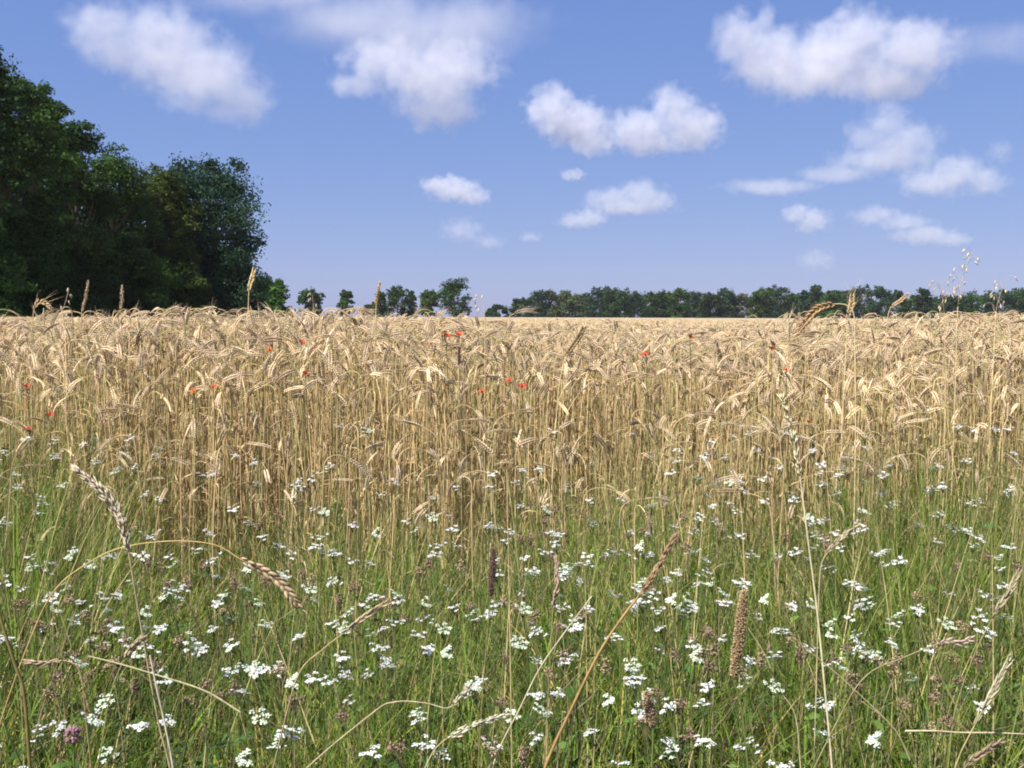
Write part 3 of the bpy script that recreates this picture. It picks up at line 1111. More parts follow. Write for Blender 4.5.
        tt = np.linspace(0.05, 1.0, mm)
        C = along(tt)
        tube(hb, along(np.linspace(0, 1, 14)), rad * 0.5, hc * 0.8, 4)
        for q in range(mm):
            a = rng.uniform(0, 6.28)
            ln = head.get('br', 0.045) * (1.15 - 0.75 * tt[q]) * rng.uniform(0.5, 1.2)
            dv = np.array([math.cos(a), math.sin(a), 0.0])
            p0 = C[q]
            p1 = p0 + dv * ln * 0.6 + np.array([0, 0, ln * 0.55])
            p2 = p0 + dv * ln + np.array([0, 0, ln * 0.35])
            tube(hb, catmull([p0, p1, p2], 5), 0.0004, hc * 0.8, 3)
            ax = norm(np.array([dv[0] * 0.35, dv[1] * 0.35, -1.0]) + rng.normal(0, 0.2, 3))
            spikelets(hb, p2[None], ax[None], rng.uniform(0.014, 0.019), 0.0023, hc * rng.uniform(0.8, 1.2), 5, 2)
            spikelets(hb, (p2 + 0.002)[None], norm(ax + rng.normal(0, 0.3, 3))[None], 0.013, 0.0016, hc * 1.1, 5, 2)
    link(head.get('part', 'seed_head'), hb.mesh('seed_head', M_DRY), root)
    return root


TAN, PALE, BROWN, PINK = (0.44, 0.31, 0.17), (0.60, 0.52, 0.36), (0.20, 0.12, 0.06), (0.42, 0.28, 0.20)
st = stalk_thing
# --- on the skyline
st('wheat_stalk', 'pale yellow upright wheat ear standing tall before the end oak', 'wheat', GS, [(254, 270), (252, 279), (249, 291), (248, 318), (247, 345)], 2.9, dict(kind='ear', len=0.064, w=0.010, n=15, tint=(0.66, 0.50, 0.26), spread=0.3, part='ear'))
st('timothy_grass', 'tan club-shaped upright head at the foot of the wood', 'grass', GS, [(88, 282), (86, 296), (82, 312), (80, 340)], 3.0, dict(kind='plume', len=0.095, w=0.013, n=220, tint=(0.5, 0.38, 0.24)))
st('timothy_grass', 'tan straight upright club head right of the first one', 'grass', GS, [(122, 287), (122, 300), (121, 313), (121, 345)], 3.0, dict(kind='plume', len=0.08, w=0.013, n=220, tint=(0.44, 0.33, 0.19)))
st('timothy_grass', 'golden brown spike on the horizon left of the round airy tree', 'grass', GS, [(380, 283), (377, 296), (376, 309), (375, 335)], 2.8, dict(kind='plume', len=0.072, w=0.011, n=200, tint=(0.46, 0.31, 0.12)))
st('wheat_stalk', 'large brown ear arched over on the skyline at right', 'wheat', GS, [(797, 333), (806, 321), (818, 309), (835, 304), (848, 306), (854, 316), (855, 350)], 2.2, dict(kind='ear', len=0.108, w=0.0105, n=22, tint=(0.40, 0.25, 0.12), awn=0.03, part='ear'))
st('wheat_stalk', 'long-awned pale ear standing just right of the big arched ear', 'wheat', GS, [(852, 296), (851, 306), (848, 318), (846, 350)], 2.5, dict(kind='ear', len=0.055, w=0.009, n=14, tint=(0.55, 0.40, 0.22), awn=0.06, part='ear'))
st('wheat_stalk', 'slender tan ear leaning right against the far treeline', 'wheat', GS, [(908, 294), (900, 301), (892, 307), (888, 316), (886, 345)], 2.7, dict(kind='ear', len=0.062, w=0.008, n=16, tint=(0.52, 0.37, 0.22), spread=0.25, part='ear'))
st('wheat_stalk', 'awned ear bunched with long hairs at the skyline far left', 'wheat', GS, [(52, 309), (44, 303), (37, 304), (33, 316), (32, 350)], 2.6, dict(kind='ear', len=0.06, w=0.009, n=16, tint=(0.55, 0.4, 0.22), awn=0.07, part='ear'))
st('wheat_stalk', 'dark brown thick ear slanting up right in the crop', 'wheat', GS, [(584, 327), (577, 340), (566, 357), (560, 380), (557, 410)], 2.4, dict(kind='ear', len=0.082, w=0.011, n=22, tint=(0.27, 0.19, 0.10), part='ear', spread=0.3))
st('plantain', 'thin dark purple-brown spike upright below the two poppies', 'plantain', GS, [(459, 347), (459, 358), (459, 368), (460, 400)], 2.4, dict(kind='spike', len=0.042, w=0.0045, rows=18, tint=(0.2, 0.12, 0.10)), tint=(0.3, 0.22, 0.12))
st('wild_oat', 'pale wild oat with three hanging spikelets before the wood', 'wild oat', OG, [(69, 289), (66, 300), (62, 316), (61, 350)], 2.7, dict(kind='oat', len=0.075, n=5, br=0.016, tint=PALE))
st('wild_oat', 'small whitish oat drooping on the horizon right of the lone tall tree', 'wild oat', OG, [(478, 309), (476, 301), (479, 295), (483, 300), (485, 325), (485, 350)], 2.7, dict(kind='oat', len=0.05, n=6, br=0.008, tint=(0.66, 0.58, 0.44)))
st('wild_oat', 'little oat spikelets in front of the first far round tree', 'wild oat', OG, [(312, 294), (313, 302), (314, 318), (314, 345)], 2.8, dict(kind='oat', len=0.05, n=4, br=0.018, tint=PALE))
st('wild_oat', 'tallest spreading wild oat against the sky at right', 'wild oat', OG, [(972, 252), (966, 266), (960, 290), (957, 320), (956, 360)], 2.5, dict(kind='oat', len=0.135, n=16, br=0.05, tint=(0.58, 0.46, 0.28)))
st('wild_oat', 'wild oat cluster low beside the tallest oat', 'wild oat', OG, [(938, 282), (941, 292), (944, 312), (945, 350)], 2.5, dict(kind='oat', len=0.08, n=12, br=0.045, tint=(0.58, 0.45, 0.27)))
st('wild_oat', 'wild oat nodding before the last trees at the right edge', 'wild oat', OG, [(1005, 280), (1001, 292), (996, 312), (994, 350)], 2.5, dict(kind='oat', len=0.085, n=11, br=0.05, tint=PALE))
# --- foreground heads
FG = 'dead grass stalks standing in the weeds'
st('plumed_grass', 'tall tan plume-headed grass bent to the left over the weeds', 'grass', FG, [(78, 471), (100, 490), (117, 512), (127, 545), (140, 620), (158, 720), (170, 768)], 1.02, dict(kind='plume', len=0.105, w=0.013, n=330, tint=(0.46, 0.35, 0.25)), tint=(0.46, 0.38, 0.2))
st('wheat_stalk', 'golden stem arched far over with a hanging tan ear', 'wheat', FG, [(298, 606), (280, 583), (262, 570), (240, 559), (215, 545), (174, 541), (124, 547), (90, 562), (55, 590), (30, 640)], 1.2, dict(kind='ear', len=0.092, w=0.011, n=21, tint=(0.50, 0.335, 0.20), spread=0.25, awn=0.012, part='ear'), tint=(0.50, 0.36, 0.14), rad=0.0011)
st('timothy_grass', 'brown spotted cylindrical spike upright at lower right', 'grass', FG, [(744, 592), (742, 610), (739, 640), (734, 678), (741, 705), (748, 768)], 1.05, dict(kind='spike', len=0.093, w=0.0105, rows=40, tint=(0.38, 0.25, 0.13)), tint=(0.16, 0.2, 0.06))
st('timothy_grass', 'short tan fuzzy spike at the bottom right of the leaning reed', 'grass', FG, [(647, 693), (649, 708), (653, 728), (652, 768)], 1.05, dict(kind='spike', len=0.036, w=0.011, rows=16, tint=(0.42, 0.29, 0.16)), tint=(0.15, 0.2, 0.06))
st('plantain', 'dark brown narrow plantain spike in the middle of the weeds', 'plantain', FG, [(493, 549), (492, 570), (490, 602), (487, 640), (483, 690)], 1.3, dict(kind='spike', len=0.062, w=0.008, rows=28, tint=(0.2, 0.125, 0.085)), tint=(0.22, 0.22, 0.08))
st('dead_reed', 'thick brown reed leaning up to the right at bottom centre', 'reed', FG, [(672, 540), (661, 562), (642, 592), (622, 618), (598, 655), (570, 712), (545, 768)], 1.0, dict(kind='plume', len=0.07, w=0.0085, n=260, spread=0.12, tint=(0.36, 0.23, 0.12)), rad=0.0021, tint=(0.34, 0.22, 0.09))
st('dry_grass_stalk', 'tall whitish straw with a ragged narrow head right of centre', 'grass', FG, [(782, 398), (790, 425), (799, 470), (808, 540), (817, 610), (825, 690), (832, 768)], 1.15, dict(kind='plume', len=0.095, w=0.007, n=70, spread=0.35, tint=(0.60, 0.50, 0.32)), rad=0.0017, tint=(0.64, 0.56, 0.36))
st('dry_grass_stalk', 'thin straw with a small bent head beside the tall whitish straw', 'grass', FG, [(857, 524), (840, 540), (823, 560), (819, 590), (817, 660)], 1.15, dict(kind='plume', len=0.05, w=0.006, n=50, spread=0.25, tint=(0.52, 0.40, 0.24)), rad=0.0009, tint=(0.5, 0.42, 0.24))
st('couch_grass', 'slanting pale seed head pointing at the right edge', 'grass', FG, [(1018, 574), (1007, 596), (993, 617), (972, 660), (955, 712), (948, 768)], 1.1, dict(kind='ear', len=0.058, w=0.006, n=14, tint=(0.48, 0.38, 0.22), spread=0.15), tint=(0.28, 0.28, 0.1), rad=0.0011)
st('couch_grass', 'pale braided seed head leaning right at lower right', 'grass', FG, [(1009, 660), (998, 682), (986, 704), (968, 738), (955, 768)], 0.98, dict(kind='ear', len=0.075, w=0.0055, n=18, tint=(0.52, 0.43, 0.27), spread=0.15), tint=(0.36, 0.34, 0.14), rad=0.0012)
st('couch_grass', 'pinkish seed head lying level at right', 'grass', FG, [(971, 639), (958, 643), (944, 642), (905, 657), (866, 676), (838, 720)], 1.05, dict(kind='ear', len=0.034, w=0.006, n=11, tint=(0.52, 0.36, 0.28), spread=0.2), tint=(0.3, 0.28, 0.12), rad=0.0011)
st('couch_grass', 'brown seed head low by the bottom right corner', 'grass', FG, [(1001, 742), (985, 752), (966, 766), (950, 790)], 0.98, dict(kind='ear', len=0.045, w=0.007, n=14, tint=(0.36, 0.24, 0.15), spread=0.2), tint=(0.28, 0.22, 0.1), rad=0.0012)
st('dry_grass_stalk', 'bare straw lying level at the lower right edge', 'straw', FG, [(1040, 735), (1000, 733), (960, 732.5), (935, 731), (905, 731)], 1.0, dict(kind='none'), base_drop=False, tint=(0.55, 0.46, 0.30), rad=0.0011)
st('dry_grass_stalk', 'slanted tan grass head left of the leaning plantain spike', 'grass', FG, [(385, 604), (365, 617), (345, 632), (322, 650), (300, 672), (285, 720)], 1.1, dict(kind='ear', len=0.058, w=0.006, n=15, tint=(0.50, 0.36, 0.22), spread=0.18), tint=(0.4, 0.32, 0.16), rad=0.0012)
st('meadow_grass', 'pale feathery panicle leaning right at the bottom', 'grass', FG, [(504, 716), (485, 721), (462, 731), (440, 744), (425, 768)], 1.0, dict(kind='plume', len=0.065, w=0.011, n=90, spread=0.25, tint=(0.56, 0.48, 0.32)), tint=(0.45, 0.4, 0.22), rad=0.001)
st('meadow_grass', 'small pale panicle above the feathery one', 'grass', FG, [(468, 688), (460, 698), (447, 708), (425, 703), (395, 702), (370, 715)], 1.05, dict(kind='plume', len=0.026, w=0.009, n=50, spread=0.25, tint=(0.5, 0.42, 0.28)), tint=(0.48, 0.4, 0.25), rad=0.001)
st('dry_grass_stalk', 'thin pale straw slanting up right to the middle', 'straw', FG, [(592, 596), (565, 632), (540, 668), (520, 708), (498, 752), (488, 790)], 1.02, dict(kind='none'), tint=(0.55, 0.47, 0.32), rad=0.0010)
st('dry_grass_stalk', 'upright golden straw left of the middle crop gap', 'straw', FG, [(507, 470), (508, 530), (509, 580), (510, 634), (511, 700)], 1.35, dict(kind='none'), tint=(0.5, 0.4, 0.2), rad=0.0012)
st('dry_grass_stalk', 'white broken straw standing at lower left', 'straw', FG, [(150, 655), (157, 690), (165, 725), (173, 768)], 0.98, dict(kind='none'), tint=(0.68, 0.6, 0.44), rad=0.0014)
st('dry_grass_stalk', 'straw slanting down right across the lower left', 'straw', FG, [(88, 656), (120, 664), (160, 676), (205, 691), (240, 712)], 1.0, dict(kind='none'), base_drop=False, tint=(0.42, 0.38, 0.2), rad=0.0011)
st('dead_reed', 'dark olive stem slanting at the left edge', 'stem', FG, [(-4, 600), (4, 630), (15, 665), (24, 694), (30, 768)], 0.92, dict(kind='none'), tint=(0.2, 0.16, 0.05), rad=0.0024)
st('plumed_grass', 'tan grass head lying level at lower left', 'grass', FG, [(30, 662), (48, 663), (66, 661), (80, 672), (86, 720)], 1.0, dict(kind='plume', len=0.035, w=0.007, n=90, spread=0.2, tint=(0.48, 0.33, 0.2)), tint=(0.4, 0.3, 0.15), rad=0.001)
st('couch_grass', 'thin reddish head upright left of the leaning reed', 'grass', FG, [(556, 560), (557, 582), (553, 612), (550, 660)], 1.2, dict(kind='plume', len=0.062, w=0.008, n=110, spread=0.2, tint=(0.45, 0.30, 0.2)), tint=(0.3, 0.27, 0.12), rad=0.001)
st('dry_grass_stalk', 'straw slanting down right from the brown spotted spike', 'straw', FG, [(748, 628), (765, 655), (780, 690), (795, 715), (800, 760)], 1.1, dict(kind='none'), tint=(0.5, 0.42, 0.24), rad=0.0009)
st('dry_grass_stalk', 'long thin straw lying towards the lower right', 'straw', FG, [(798, 642), (830, 668), (860, 695), (895, 730), (910, 760)], 1.05, dict(kind='none'), base_drop=False, tint=(0.44, 0.38, 0.2), rad=0.0009)
st('couch_grass', 'pinkish drooping head above the tan lying head', 'grass', FG, [(141, 640), (131, 650), (122, 664), (112, 690), (104, 730)], 1.02, dict(kind='plume', len=0.028, w=0.006, n=60, tint=(0.46, 0.33, 0.22)), tint=(0.32, 0.3, 0.12), rad=0.001)

# ------------------------------------------------------------------ poppies


def poppy(label, px, py, d, size=0.034, tint=(0.62, 0.045, 0.012)):
    p = at(px, py, d)
    root = empty('poppy', (p.x, p.y, 0))
    tag(root, label, 'poppy', 'red poppies in the wheat')
    sb = MB()
    P = catmull([(0.03, 0.02, 0), (0.02, 0, p.z * 0.5), (0, 0, p.z)], 12)
    tube(sb, P, 0.0013, np.array((0.13, 0.17, 0.06)), 4)
    link('stem', sb.mesh('stem', M_WEED), root)
    tilt = norm(np.array([rng.normal(0, .35), -0.35 + rng.normal(0, .25), 1.0]))
    u = norm(np.cross(tilt, [0.3, 1, 0]))
    v = np.cross(tilt, u)
    for k in range(4):
        pb_ = MB()
        a0 = k * math.pi / 2 + rng.uniform(-.15, .15)
        rows, cols = 5, 7
        G = []
        for i in range(rows):
            t = i / (rows - 1)
            for j in range(cols):
                s = (j / (cols - 1) - 0.5)
                ang = a0 + s * 1.75 * (0.45 + 0.55 * t)
                rr = size * t * (1 - 0.25 * (2 * s) ** 2 * t)
                hh = size * (0.62 * t ** 1.5 + 0.10 * math.sin(6 * s + k) * t) + (0.0012 if k % 2 else 0)
                G.append((math.cos(ang) * u + math.sin(ang) * v) * rr + tilt * hh)
        G = np.array(G) + np.array([0, 0, p.z])
        a, b = np.meshgrid(np.arange(rows - 1), np.arange(cols - 1), indexing='ij')
        q = (a * cols + b).ravel()
        pb_.add(G, np.concatenate([np.stack([q, q + 1, q + cols + 1], -1), np.stack([q, q + cols + 1, q + cols], -1)]), (np.array(tint) * 1.0 + np.array((0, 0.085, 0.045))) * rng.uniform(0.85, 1.15))
        link('petal', pb_.mesh('petal', M_POPPY), root)
    cb = MB()
    spikelets(cb, np.array([[0, 0, p.z]]), tilt[None], 0.011, 0.004, (0.03, 0.03, 0.02), 6, 2)
    link('seed_pod', cb.mesh('seed_pod', M_WEED), root)
    return root


OR = (0.60, 0.10, 0.02)
for lab, px, py, d, s, t in [
    ('red poppy left of a pair just under the horizon', 446, 337, 3.4, 0.036, (0.66, 0.05, 0.012)),
    ('red poppy right of a pair just under the horizon', 459, 336, 3.3, 0.034, (0.64, 0.045, 0.012)),
    ('deep red poppy, upper left of the pair in mid crop', 510, 382, 2.75, 0.028, (0.6, 0.035, 0.012)),
    ('deep red poppy, lower right of the pair in mid crop', 522, 388, 2.7, 0.03, (0.6, 0.035, 0.015)),
    ('orange poppy half hidden under a wheat ear near the middle', 482, 393, 2.7, 0.026, OR),
    ('single red poppy right of the middle of the crop', 646, 356, 3.0, 0.032, (0.66, 0.07, 0.03)),
    ('small red poppy at the crop top right of the lone one', 690, 338, 3.6, 0.03, OR),
    ('red poppy below the first far round tree, higher of two', 301, 343, 3.4, 0.03, (0.62, 0.05, 0.015)),
    ('red poppy lower in the crop left of centre', 305, 375, 2.8, 0.026, (0.6, 0.04, 0.012)),
    ('orange poppy among ears before the bright green bush', 270, 351, 3.1, 0.026, OR),
    ('orange red poppy in the left crop, left of a pair', 194, 393, 2.75, 0.03, OR),
    ('orange red poppy in the left crop, right of a pair', 213, 389, 2.75, 0.03, OR),
    ('faded red poppy at the left edge of the crop, topmost', 27, 388, 2.8, 0.03, (0.55, 0.10, 0.05)),
    ('red poppy above white flowers near the left edge', 49, 416, 2.6, 0.03, (0.62, 0.06, 0.03)),
    ('red poppy low among weeds near the left edge', 29, 430, 2.55, 0.027, (0.55, 0.06, 0.03)),
    ('red poppy in the right crop, upper of two', 771, 350, 3.2, 0.03, (0.6, 0.06, 0.025)),
    ('pale red poppy in the right crop, lower of two', 786, 371, 2.9, 0.026, (0.6, 0.13, 0.07)),
    ('orange poppy sunk between stalks in the right crop', 809, 423, 2.6, 0.02, OR),
]:
    poppy(lab, px, py, 3.04 + (400 - py) * 0.006, s * 0.48, t)

# ------------------------------------------------------------------ hedge parsley
WHITE, GSTEM = np.array((0.74, 0.75, 0.72)), np.array((0.11, 0.155, 0.05))


def umbel_mesh(r, spread=0.021, seed=False, k=None):
    mb = MB()
    k = k or int(r.integers(5, 9))
    tips = []
    wt = np.array([(1, 1, 1), (1, 1, 1), (0.86, 0.95, 0.78), (1, 0.93, 0.92)])[int(r.integers(0, 4))]
    for i in range(k):
        a = i * 2.399 + r.uniform(-.3, .3)
        rr = spread * math.sqrt((i + 0.5) / k) * r.uniform(0.85, 1.2)
        tips.append((math.cos(a) * rr, math.sin(a) * rr, 0.02 + r.normal(0, 0.0035) - 3.5 * rr * rr))
    tips = np.array(tips)
    for t in tips:
        tube(mb, catmull([(0, 0, 0), t * np.array([0.55, 0.55, 0.6]), t], 4), 0.0005, GSTEM if not seed else np.array((0.2, 0.15, 0.1)), 3)
    for t in tips:
        if seed:
            m = 8
            dv = norm(r.normal(0, 1, (m, 3)) + np.array([0, 0, 0.3]))
            spikelets(mb, t + dv * 0.002, dv, r.uniform(0.004, 0.007, m), 0.0016, np.array((0.34, 0.25, 0.16))[None] * r.uniform(0.6, 1.4, (m, 1)), 4, 1)
            continue
        m = int(r.integers(5, 10))
        a = np.arange(m) * 2.399
        rr = 0.0046 * np.sqrt((np.arange(m) + 0.3) / m)
        C = t + np.stack([np.cos(a) * rr, np.sin(a) * rr, 0.003 - 30 * rr * rr + r.normal(0, 0.0006, m)], -1)
        nrm = norm(np.stack([np.cos(a) * rr * 60, np.sin(a) * rr * 60, np.ones(m)], -1) + r.normal(0, 0.25, (m, 3)))
        u = norm(np.cross(nrm, r.normal(0, 1, (m, 3))))
        v = np.cross(nrm, u)
        ang = np.arange(10) * math.pi / 5
        pr = np.where(np.arange(10) % 2 == 0, 1.0, 0.62)
        s = r.uniform(0.0016, 0.0024, m)
        ring = C[:, None] + s[:, None, None] * pr[None, :, None] * (np.cos(ang)[None, :, None] * u[:, None] + np.sin(ang)[None, :, None] * v[:, None])
        V = np.concatenate([C[:, None] - nrm[:, None] * 0.0006, ring], 1)
        j = np.arange(10)
        f = np.stack([np.zeros(10, int), 1 + j, 1 + (j + 1) % 10], -1)
        F = f[None] + (np.arange(m) * 11)[:, None, None]
        cc = WHITE * wt * r.uniform(0.85, 1.0)
        mb.add(V.reshape(-1, 3), F.reshape(-1, 3), cc)
    return mb


def fern_leaf(r, length=0.09, c=(0.06, 0.11, 0.03)):
    mb = MB()
    n = 7
    P = np.stack([np.linspace(0, length, n), np.zeros(n), 0.25 * length * np.sin(np.linspace(0, 2.2, n))], -1)
    tube(mb, P, 0.0006, np.array(c) * 1.1, 3)
    for i in range(1, n):
        w = length * 0.5 * (1 - 0.75 * i / n)
        for sgn in (-1, 1):
            for q in range(3):
                a = sgn * (0.9 - 0.1 * q)
                p = P[i] + np.array([math.cos(a) * w * q / 3, math.sin(a) * w * q / 3, r.normal(0, 0.002)])
                e = p + np.array([math.cos(a * 0.7) * w * 0.5, math.sin(a * 0.7) * w * 0.5, r.normal(0, 0.004)])
                sd_ = np.array([-math.sin(a), math.cos(a), 0.3])
                strip(mb, np.stack([p, (p + e) / 2, e]), np.array([0.003, 0.005, 0.0008]), sd_, np.array(c) * r.uniform(0.8, 1.25))
    return mb


NU = 22
U_MESH = [umbel_mesh(rng, rng.uniform(0.009, 0.017)).mesh('umbel', M_PETAL, smooth=False) for _ in range(NU)]
S_MESH = [umbel_mesh(rng, rng.uniform(0.007, 0.013), True, 5).mesh('seed_umbel', M_WEED, smooth=False) for _ in range(10)]
F_MESH = [fern_leaf(rng, rng.uniform(0.06, 0.12)).mesh('leaf', M_WEED, smooth=False) for _ in range(8)]


def parsley_proto(r, h, n_umb, seedy=False):
    root = empty('hedge_parsley' if not seedy else 'seeding_parsley')
    sb = MB()
    lean = r.normal(0, 0.06, 2)
    zs = np.linspace(0, h, 8)
    P = np.stack([lean[0] * (zs / h) ** 2 + 0.008 * np.sin(zs * 20), lean[1] * (zs / h) ** 2, zs], -1)
    cst = GSTEM * r.uniform(0.8, 1.2) if not seedy else np.array((0.30, 0.25, 0.14)) * r.uniform(0.7, 1.2)
    tube(sb, P, np.linspace(0.0016, 0.0009, 8), cst, 4)
    ends = [(P[-1], np.array([lean[0] / h, lean[1] / h, 1.0]))]
    for k in range(n_umb - 1):
        i0 = int(r.integers(3, 7))
        a = r.uniform(0, 6.28)
        ln = r.uniform(0.05, 0.12)
        p0 = P[i0]
        top = h - r.uniform(0, 0.05)
        p1 = np.array([p0[0] + math.cos(a) * ln, p0[1] + math.sin(a) * ln, min(h + 0.02, max(p0[2] + ln * 0.9, top - 0.06 * r.random()))])
        mid = np.array([p0[0] + math.cos(a) * ln * 0.7, p0[1] + math.sin(a) * ln * 0.7, (p0[2] * 0.45 + p1[2] * 0.55)])
        Q = catmull([p0, mid, p1], 7)
        tube(sb, Q, np.linspace(0.0010, 0.0006, 7), cst, 3)
        ends.append((p1, p1 - mid))
    link('stem', sb.mesh('stem', M_WEED), root)
    for p, d in ends:
        ms = U_MESH if not seedy else S_MESH
        o = link('umbel', ms[int(r.integers(0, len(ms)))], root, Vector(p))
        o.rotation_euler = (r.normal(0, 0.27) - 0.12, r.normal(0, 0.27), r.uniform(0, 6.28))
    for k in range(3 if not seedy else 1):
        i0 = int(r.integers(1, 5))
        o = link('leaf', F_MESH[int(r.integers(0, len(F_MESH)))], root, Vector(P[i0]))
        o.rotation_euler = (0, r.uniform(-0.7, 0.1), r.uniform(0, 6.28))
    return root


# where the white flowers are in the photograph: (px, py, umbels, distance)
FL = [(15, 435, 3), (120, 437, 4), (95, 463, 3), (140, 455, 3), (335, 428, 3), (345, 470, 2), (280, 480, 4), (300, 487, 3), (226, 457, 1), (315, 512, 3), (265, 510, 2), (390, 523, 2),
      (435, 545, 3), (480, 487, 3), (505, 480, 3), (555, 528, 3), (580, 540, 4), (545, 560, 3), (595, 580, 4), (480, 560, 2), (650, 540, 2), (668, 560, 3), (640, 640, 3), (632, 672, 3), (620, 600, 3),
      (530, 697, 5), (488, 706, 3), (430, 640, 2), (395, 596, 3), (345, 610, 3), (375, 650, 2), (295, 665, 2), (310, 625, 2), (130, 730, 5), (35, 640, 3), (65, 615, 4), (70, 680, 3), (100, 590, 2),
      (40, 590, 2), (15, 610, 2), (90, 640, 2), (150, 640, 2), (200, 590, 2), (180, 600, 3), (220, 560, 2), (245, 620, 3), (205, 660, 2), (160, 690, 2), (100, 700, 2), (40, 720, 2), (360, 745, 3), (395, 757, 3),
      (690, 740, 5), (690, 695, 3), (655, 730, 2), (730, 600, 3), (770, 590, 2), (775, 625, 3), (800, 668, 2), (720, 560, 2), (705, 480, 3), (760, 490, 2), (735, 512, 2), (845, 480, 3), (855, 512, 3),
      (870, 585, 4), (955, 525, 4), (970, 462, 3), (1000, 455, 2), (930, 490, 2), (905, 480, 2), (890, 540, 2), (985, 548, 3), (1010, 495, 2), (915, 570, 2), (895, 610, 3), (1012, 640, 3), (1010, 655, 2),
      (900, 640, 2), (870, 670, 2), (948, 695, 2), (985, 740, 2), (960, 755, 3), (885, 720, 2), (830, 620, 2), (700, 640, 2), (600, 690, 2), (585, 625, 2), (560, 650, 2), (450, 600, 2), (460, 668, 2), (340, 690, 2),
      (330, 580, 2), (365, 565, 2), (430, 505, 2), (410, 480, 2), (620, 500, 2), (540, 490, 2), (570, 470, 2), (660, 465, 2), (690, 520, 3), (790, 530, 2), (800, 470, 2), (880, 440, 2), (960, 430, 2), (830, 455, 2),
      (60, 500, 3), (20, 480, 3), (30, 520, 2), (90, 520, 2), (150, 560, 2), (130, 500, 2), (180, 480, 2), (55, 455, 2), (30, 455, 2), (10, 560, 2), (70, 555, 2), (115, 620, 2), (255, 560, 2), (275, 640, 2),
      (1015, 535, 2), (940, 590, 2), (1005, 600, 2), (925, 660, 2), (820, 700, 2), (750, 740, 2), (560, 740, 2), (600, 755, 2), (470, 750, 2), (430, 720, 2), (280, 740, 2), (220, 740, 2), (60, 760, 2), (15, 745, 2),
      (430, 680, 2), (505, 610, 2), (520, 640, 2), (650, 600, 2), (680, 590, 2), (815, 560, 2), (845, 600, 2), (500, 530, 3), (465, 530, 2), (355, 530, 2), (295, 545, 2), (235, 520, 2)]


def flower_d(px, py):
    """distance of a flower seen at that height in the picture"""
    t = min(max((py - 430) / 330.0, 0), 1)
    return 3.0 - 1.85 * t ** 0.75 + rng.normal(0, 0.05)


for k in range(120):
    px, py = rng.uniform(0, 1024), 430 + 240 * rng.random()
    if py < 520 and 140 < px < 420 and rng.random() < 0.7:
        continue
    FL.append((px, py, int(rng.choice([1, 2, 2, 3]))))
NUMW = {1: 'one', 2: 'two', 3: 'three', 4: 'four', 5: 'five'}
cache = {}
for fi, (px, py, nu) in enumerate(FL):
    if py > 640 and nu <= 2 and fi % 3 == 0:
        continue
    nu = max(1, nu - 1) if rng.random() < 0.2 else nu
    d = max(1.02, flower_d(px, py))
    p = at(px, py, d)
    h = max(0.2, p.z - 0.018)
    hb_ = round(h * 12) / 12
    key = (hb_, nu, int(rng.integers(0, 2)))
    if key not in cache:
        cache[key] = parsley_proto(np.random.default_rng(abs(hash((int(hb_ * 12), nu, key[2])))), hb_, nu)
        o = cache[key]
    else:
        o = copy_tree(cache[key])
    o.location = (p.x, p.y, 0)
    o.rotation_euler = (0, 0, rng.uniform(0, 6.28))
    s = h / hb_
    o.scale = (1, 1, s)
    tag(o, uniq('%s-headed white hedge parsley' % NUMW[nu] if nu > 1 else 'single-headed white hedge parsley', px, py, ['tall', 'small', 'slender', 'short', 'upright', 'fresh']), 'wildflower', 'white hedge parsley in the weeds')

scache = {}
for k in range(38):
    px, py = rng.uniform(-10, 1034), rng.uniform(440, 740)
    d = max(1.0, flower_d(px, py) + 0.05)
    p = at(px, py, d)
    h = max(0.2, p.z)
    key = (round(h * 10) / 10, int(rng.integers(0, 3)))
    if key not in scache:
        scache[key] = parsley_proto(np.random.default_rng(int(key[0] * 10) + 77 * key[1]), key[0], 4, True)
        o = scache[key]
    else:
        o = copy_tree(scache[key])
    o.location = (p.x, p.y, 0)
    o.rotation_euler = (0, 0, rng.uniform(0, 6.28))
    o.scale = (1, 1, h / key[0])
    tag(o, uniq('brown seeding parsley', px, py, ['tall', 'dry', 'small', 'slender', 'ragged', 'faded', 'bristly']), 'seeding weed', 'brown parsley gone to seed')

# pink clover
cp = at(73, 735, 1.0)
cr_ = empty('clover', (cp.x, cp.y, 0))
tag(cr_, 'small pink clover flower low at the left', 'wildflower')
sb = MB()
tube(sb, catmull([(0.01, 0, 0), (0.004, 0, cp.z * 0.6), (0, 0, cp.z)], 8), 0.001, GSTEM, 4)
link('stem', sb.mesh('stem', M_WEED), cr_)
fb_ = MB()
dv = norm(rng.normal(0, 1, (40, 3)) + np.array([0, 0, 0.4]))
spikelets(fb_, np.array([0, 0, cp.z]) + dv * 0.003, dv, 0.008, 0.0016, np.array((0.34, 0.19, 0.23))[None] * rng.uniform(0.7, 1.3, (40, 1)), 4, 1)
link('flower', fb_.mesh('flower', M_PETAL), cr_)

# ------------------------------------------------------------------ green grass and undergrowth (stuff)


def weed_height(x, y):
    """height of the green mass: tall near the crop, low towards the camera, hollow before the bare crop edge"""
    t = np.clip((y - 1.0) / 2.1, 0, 1)
    base = 0.40 + 0.10 * t
    u = x / np.maximum(y, 0.4) * FPX + 512
    hol = 0.17 * np.exp(-((u - 230) / 110) ** 2) * t + 0.06 * np.exp(-((u - 480) / 150) ** 2) * t
    left = 0.20 * np.clip((150 - u) / 150, 0, 1) * t
    right = 0.14 * np.clip((u - 780) / 240, 0, 1) * t
    rag = (0.06 * np.sin(u * 0.021 + 1.3) + 0.05 * np.sin(u * 0.057 + y * 3) + 0.03 * np.sin(u * 0.13 + 0.4)) * t
    return base - hol + left + right + rag


